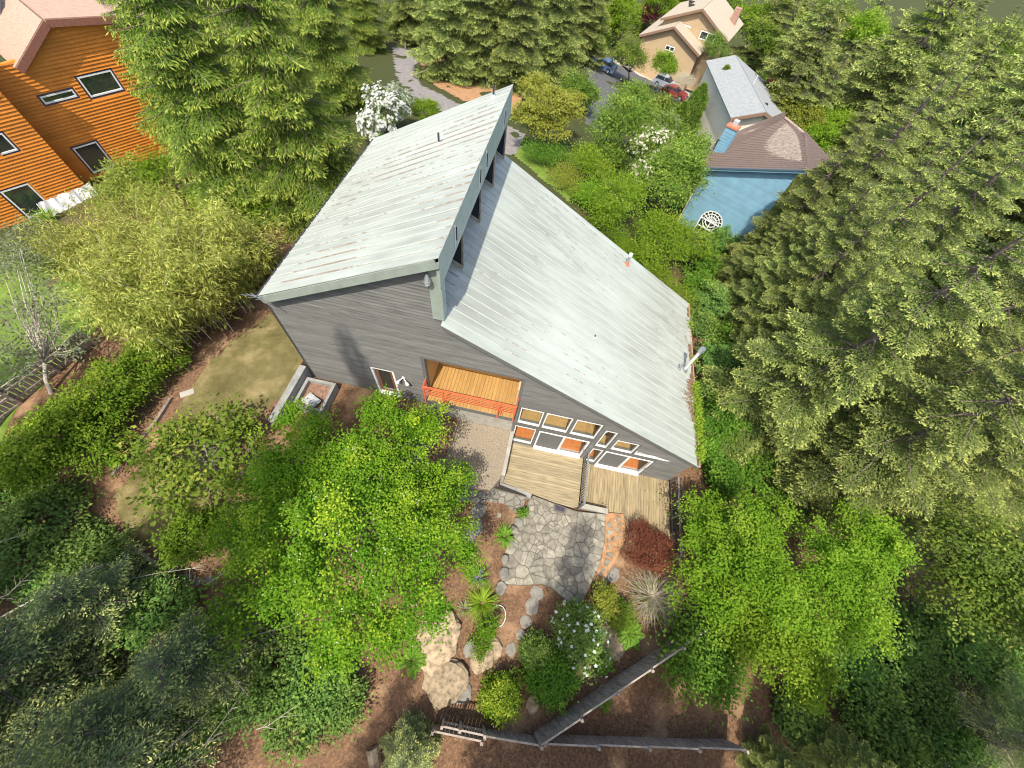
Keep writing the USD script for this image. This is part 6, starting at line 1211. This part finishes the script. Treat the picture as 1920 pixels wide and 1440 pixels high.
broadleaf('garden_plant', 'small sprig beside the yellow-green round shrub', G(967, 1275), [(967, 1275, -2.7, .4, .3)], 'vine_leaf', 25, 500, .09, .06, 250, cat='plant', trunk_r=.01, cl=.1)
broadleaf('garden_plant', 'lone leafy seedling at the foot of the left path', G(214, 862), [(214, 860, .55, .22, .15)], 'hedge_leaf', 12, 90, .2, .16, 251, cat='plant', trunk_r=.01, cl=.1)
gw = thing('gutter_weeds', 'bright green weeds growing in the gutter of the lower roof', 'weeds', (B1[0], 1.5, B1[1])); r = np.random.default_rng(3)
yy = np.concatenate([r.normal(c, s, n) for c, s, n in ((.4, .18, 300), (1.6, .15, 160), (2.6, .7, 900), (4.2, .25, 160), (6.1, .12, 90), (8.8, .2, 90))]); q = np.column_stack([B1[0] + .08 + r.normal(0, .10, len(yy)), yy, B1[1] + np.abs(r.normal(0, .16, len(yy)))]); v, f, uv = leaf_quads(q, r.normal(size=q.shape) + [.3, 0, .4], r.normal(0, .5, q.shape) + [0, 0, 1], .14, .06, r.uniform(0, .7, len(q))); obj('foliage', (v, f), 'bright_leaf', gw, uv=uv)
# needles and leaf litter
yy = r.uniform(-.2, 10.2, 5200); w_ = meshkit.noise(np.column_stack([yy * .9, yy * 0, yy * 0]), 4) ** 1.6 * np.where(yy < 6, 1.0, .35); xx_ = B1[0] - np.abs(r.normal(0, 1, len(yy))) * .5 * w_; q = np.column_stack([xx_, yy, zb(xx_) + .045]); keep = (meshkit.noise(np.column_stack([xx_ * 3, yy * 1.2, 0 * yy]), 8) > .42); q = q[keep]
v, f, uv = leaf_quads(q, r.normal(size=q.shape) * [1, 1, .05], np.array([.4, 0, 1.0]) + r.normal(0, .12, q.shape), .10, .045, r.uniform(0, .6, len(q)), 0); obj('roof_litter', (v, f), 'dry_leaf', uv=uv, label='rust-brown needles and leaves gathered along the low roof edge', cat='leaf litter', kind='stuff')
yard = Polygon([(-8, -13), (24, -13.5), (24, -3), (19.6, -4.5), (16, -2), (10, -3.6), (6, -3.5), (5.5, -.2), (-.3, -3.2), (-1, -6), (-4.5, -3), (-4, 9), (-6, 9), (-9, -4)]).buffer(0).difference(patP.buffer(.05))
xy = scatter_in(yard, 15000, r); q = np.column_stack([xy, T(xy[:, 0], xy[:, 1]) + .015]); v, f, uv = leaf_quads(q, r.normal(size=q.shape) * [1, 1, .25], np.array([0, 0, 1.0]) + r.normal(0, .35, q.shape), r.uniform(.03, .10, len(q)), r.uniform(.02, .045, len(q)), r.uniform(0, 1, len(q)) ** 3, .1); obj('bark_litter', (v, f), 'litter', uv=uv, label='scattered bark chips and dry leaves on the brown mulch', cat='leaf litter', kind='stuff')
# far woods
r = np.random.default_rng(77); k = 0
for i in range(320):
    a = math.radians(r.uniform(-58, 62)); dd = r.uniform(62, 260)
    if i >= 150: a, dd = math.radians(r.uniform(16, 62)), r.uniform(52, 120)
    x, y = CAM[0] + dd * math.sin(a), CAM[1] + dd * math.cos(a)
    if (8 < x < 44 and 50 < y < 105) or (x < 8 and y < 52): continue
    p = np.array([x, y, float(T(x, y)) - .2]); copy_of((f4, f1, f2, f3)[i % 4], 'distant conifer in the dense wood beyond the houses', p, r.uniform(0, 360), r.uniform(.8, 1.2) * (1.5 if i % 4 == 0 else .95), group='distant conifers beyond the houses', cat='tree')
# tall trees just south of the view, whose shade falls into the yard
for i, (x, y, sc, lb) in enumerate(((6.2, -23.5, .72, 'tall fir south of the garden gate'), (12.3, -20.3, .94, 'tall fir south of the patio'), (17.2, -20.2, .86, 'tall fir south of the diagonal fence'), (-8.5, -16.5, .8, 'tall fir south of the lower left wood'), (23.5, -17.5, .8, 'tall fir south of the bare mulch'), (31.5, -12.5, .85, 'tall fir right of the fallen log'), (-14.5, -11.5, .7, 'tall fir left of the dark shrubs'), (-4.8, -18.8, .86, 'tall fir behind the bottom left corner fir'), (-11.5, -14.5, .76, 'tall fir south-west of the dark shrubs'), (15.2, -17.2, .6, 'fir just south of the fence corner'), (20.0, -16.6, .62, 'fir south of the low bottom fence'), (28.0, -13.2, .76, 'tall fir south of the lower right shrubs'), (35.0, -8.5, .76, 'tall fir beyond the lower right corner'))):
    copy_of(d1, lb, np.array([x, y, float(T(x, y)) - .1]), 50 * i + 20, sc)
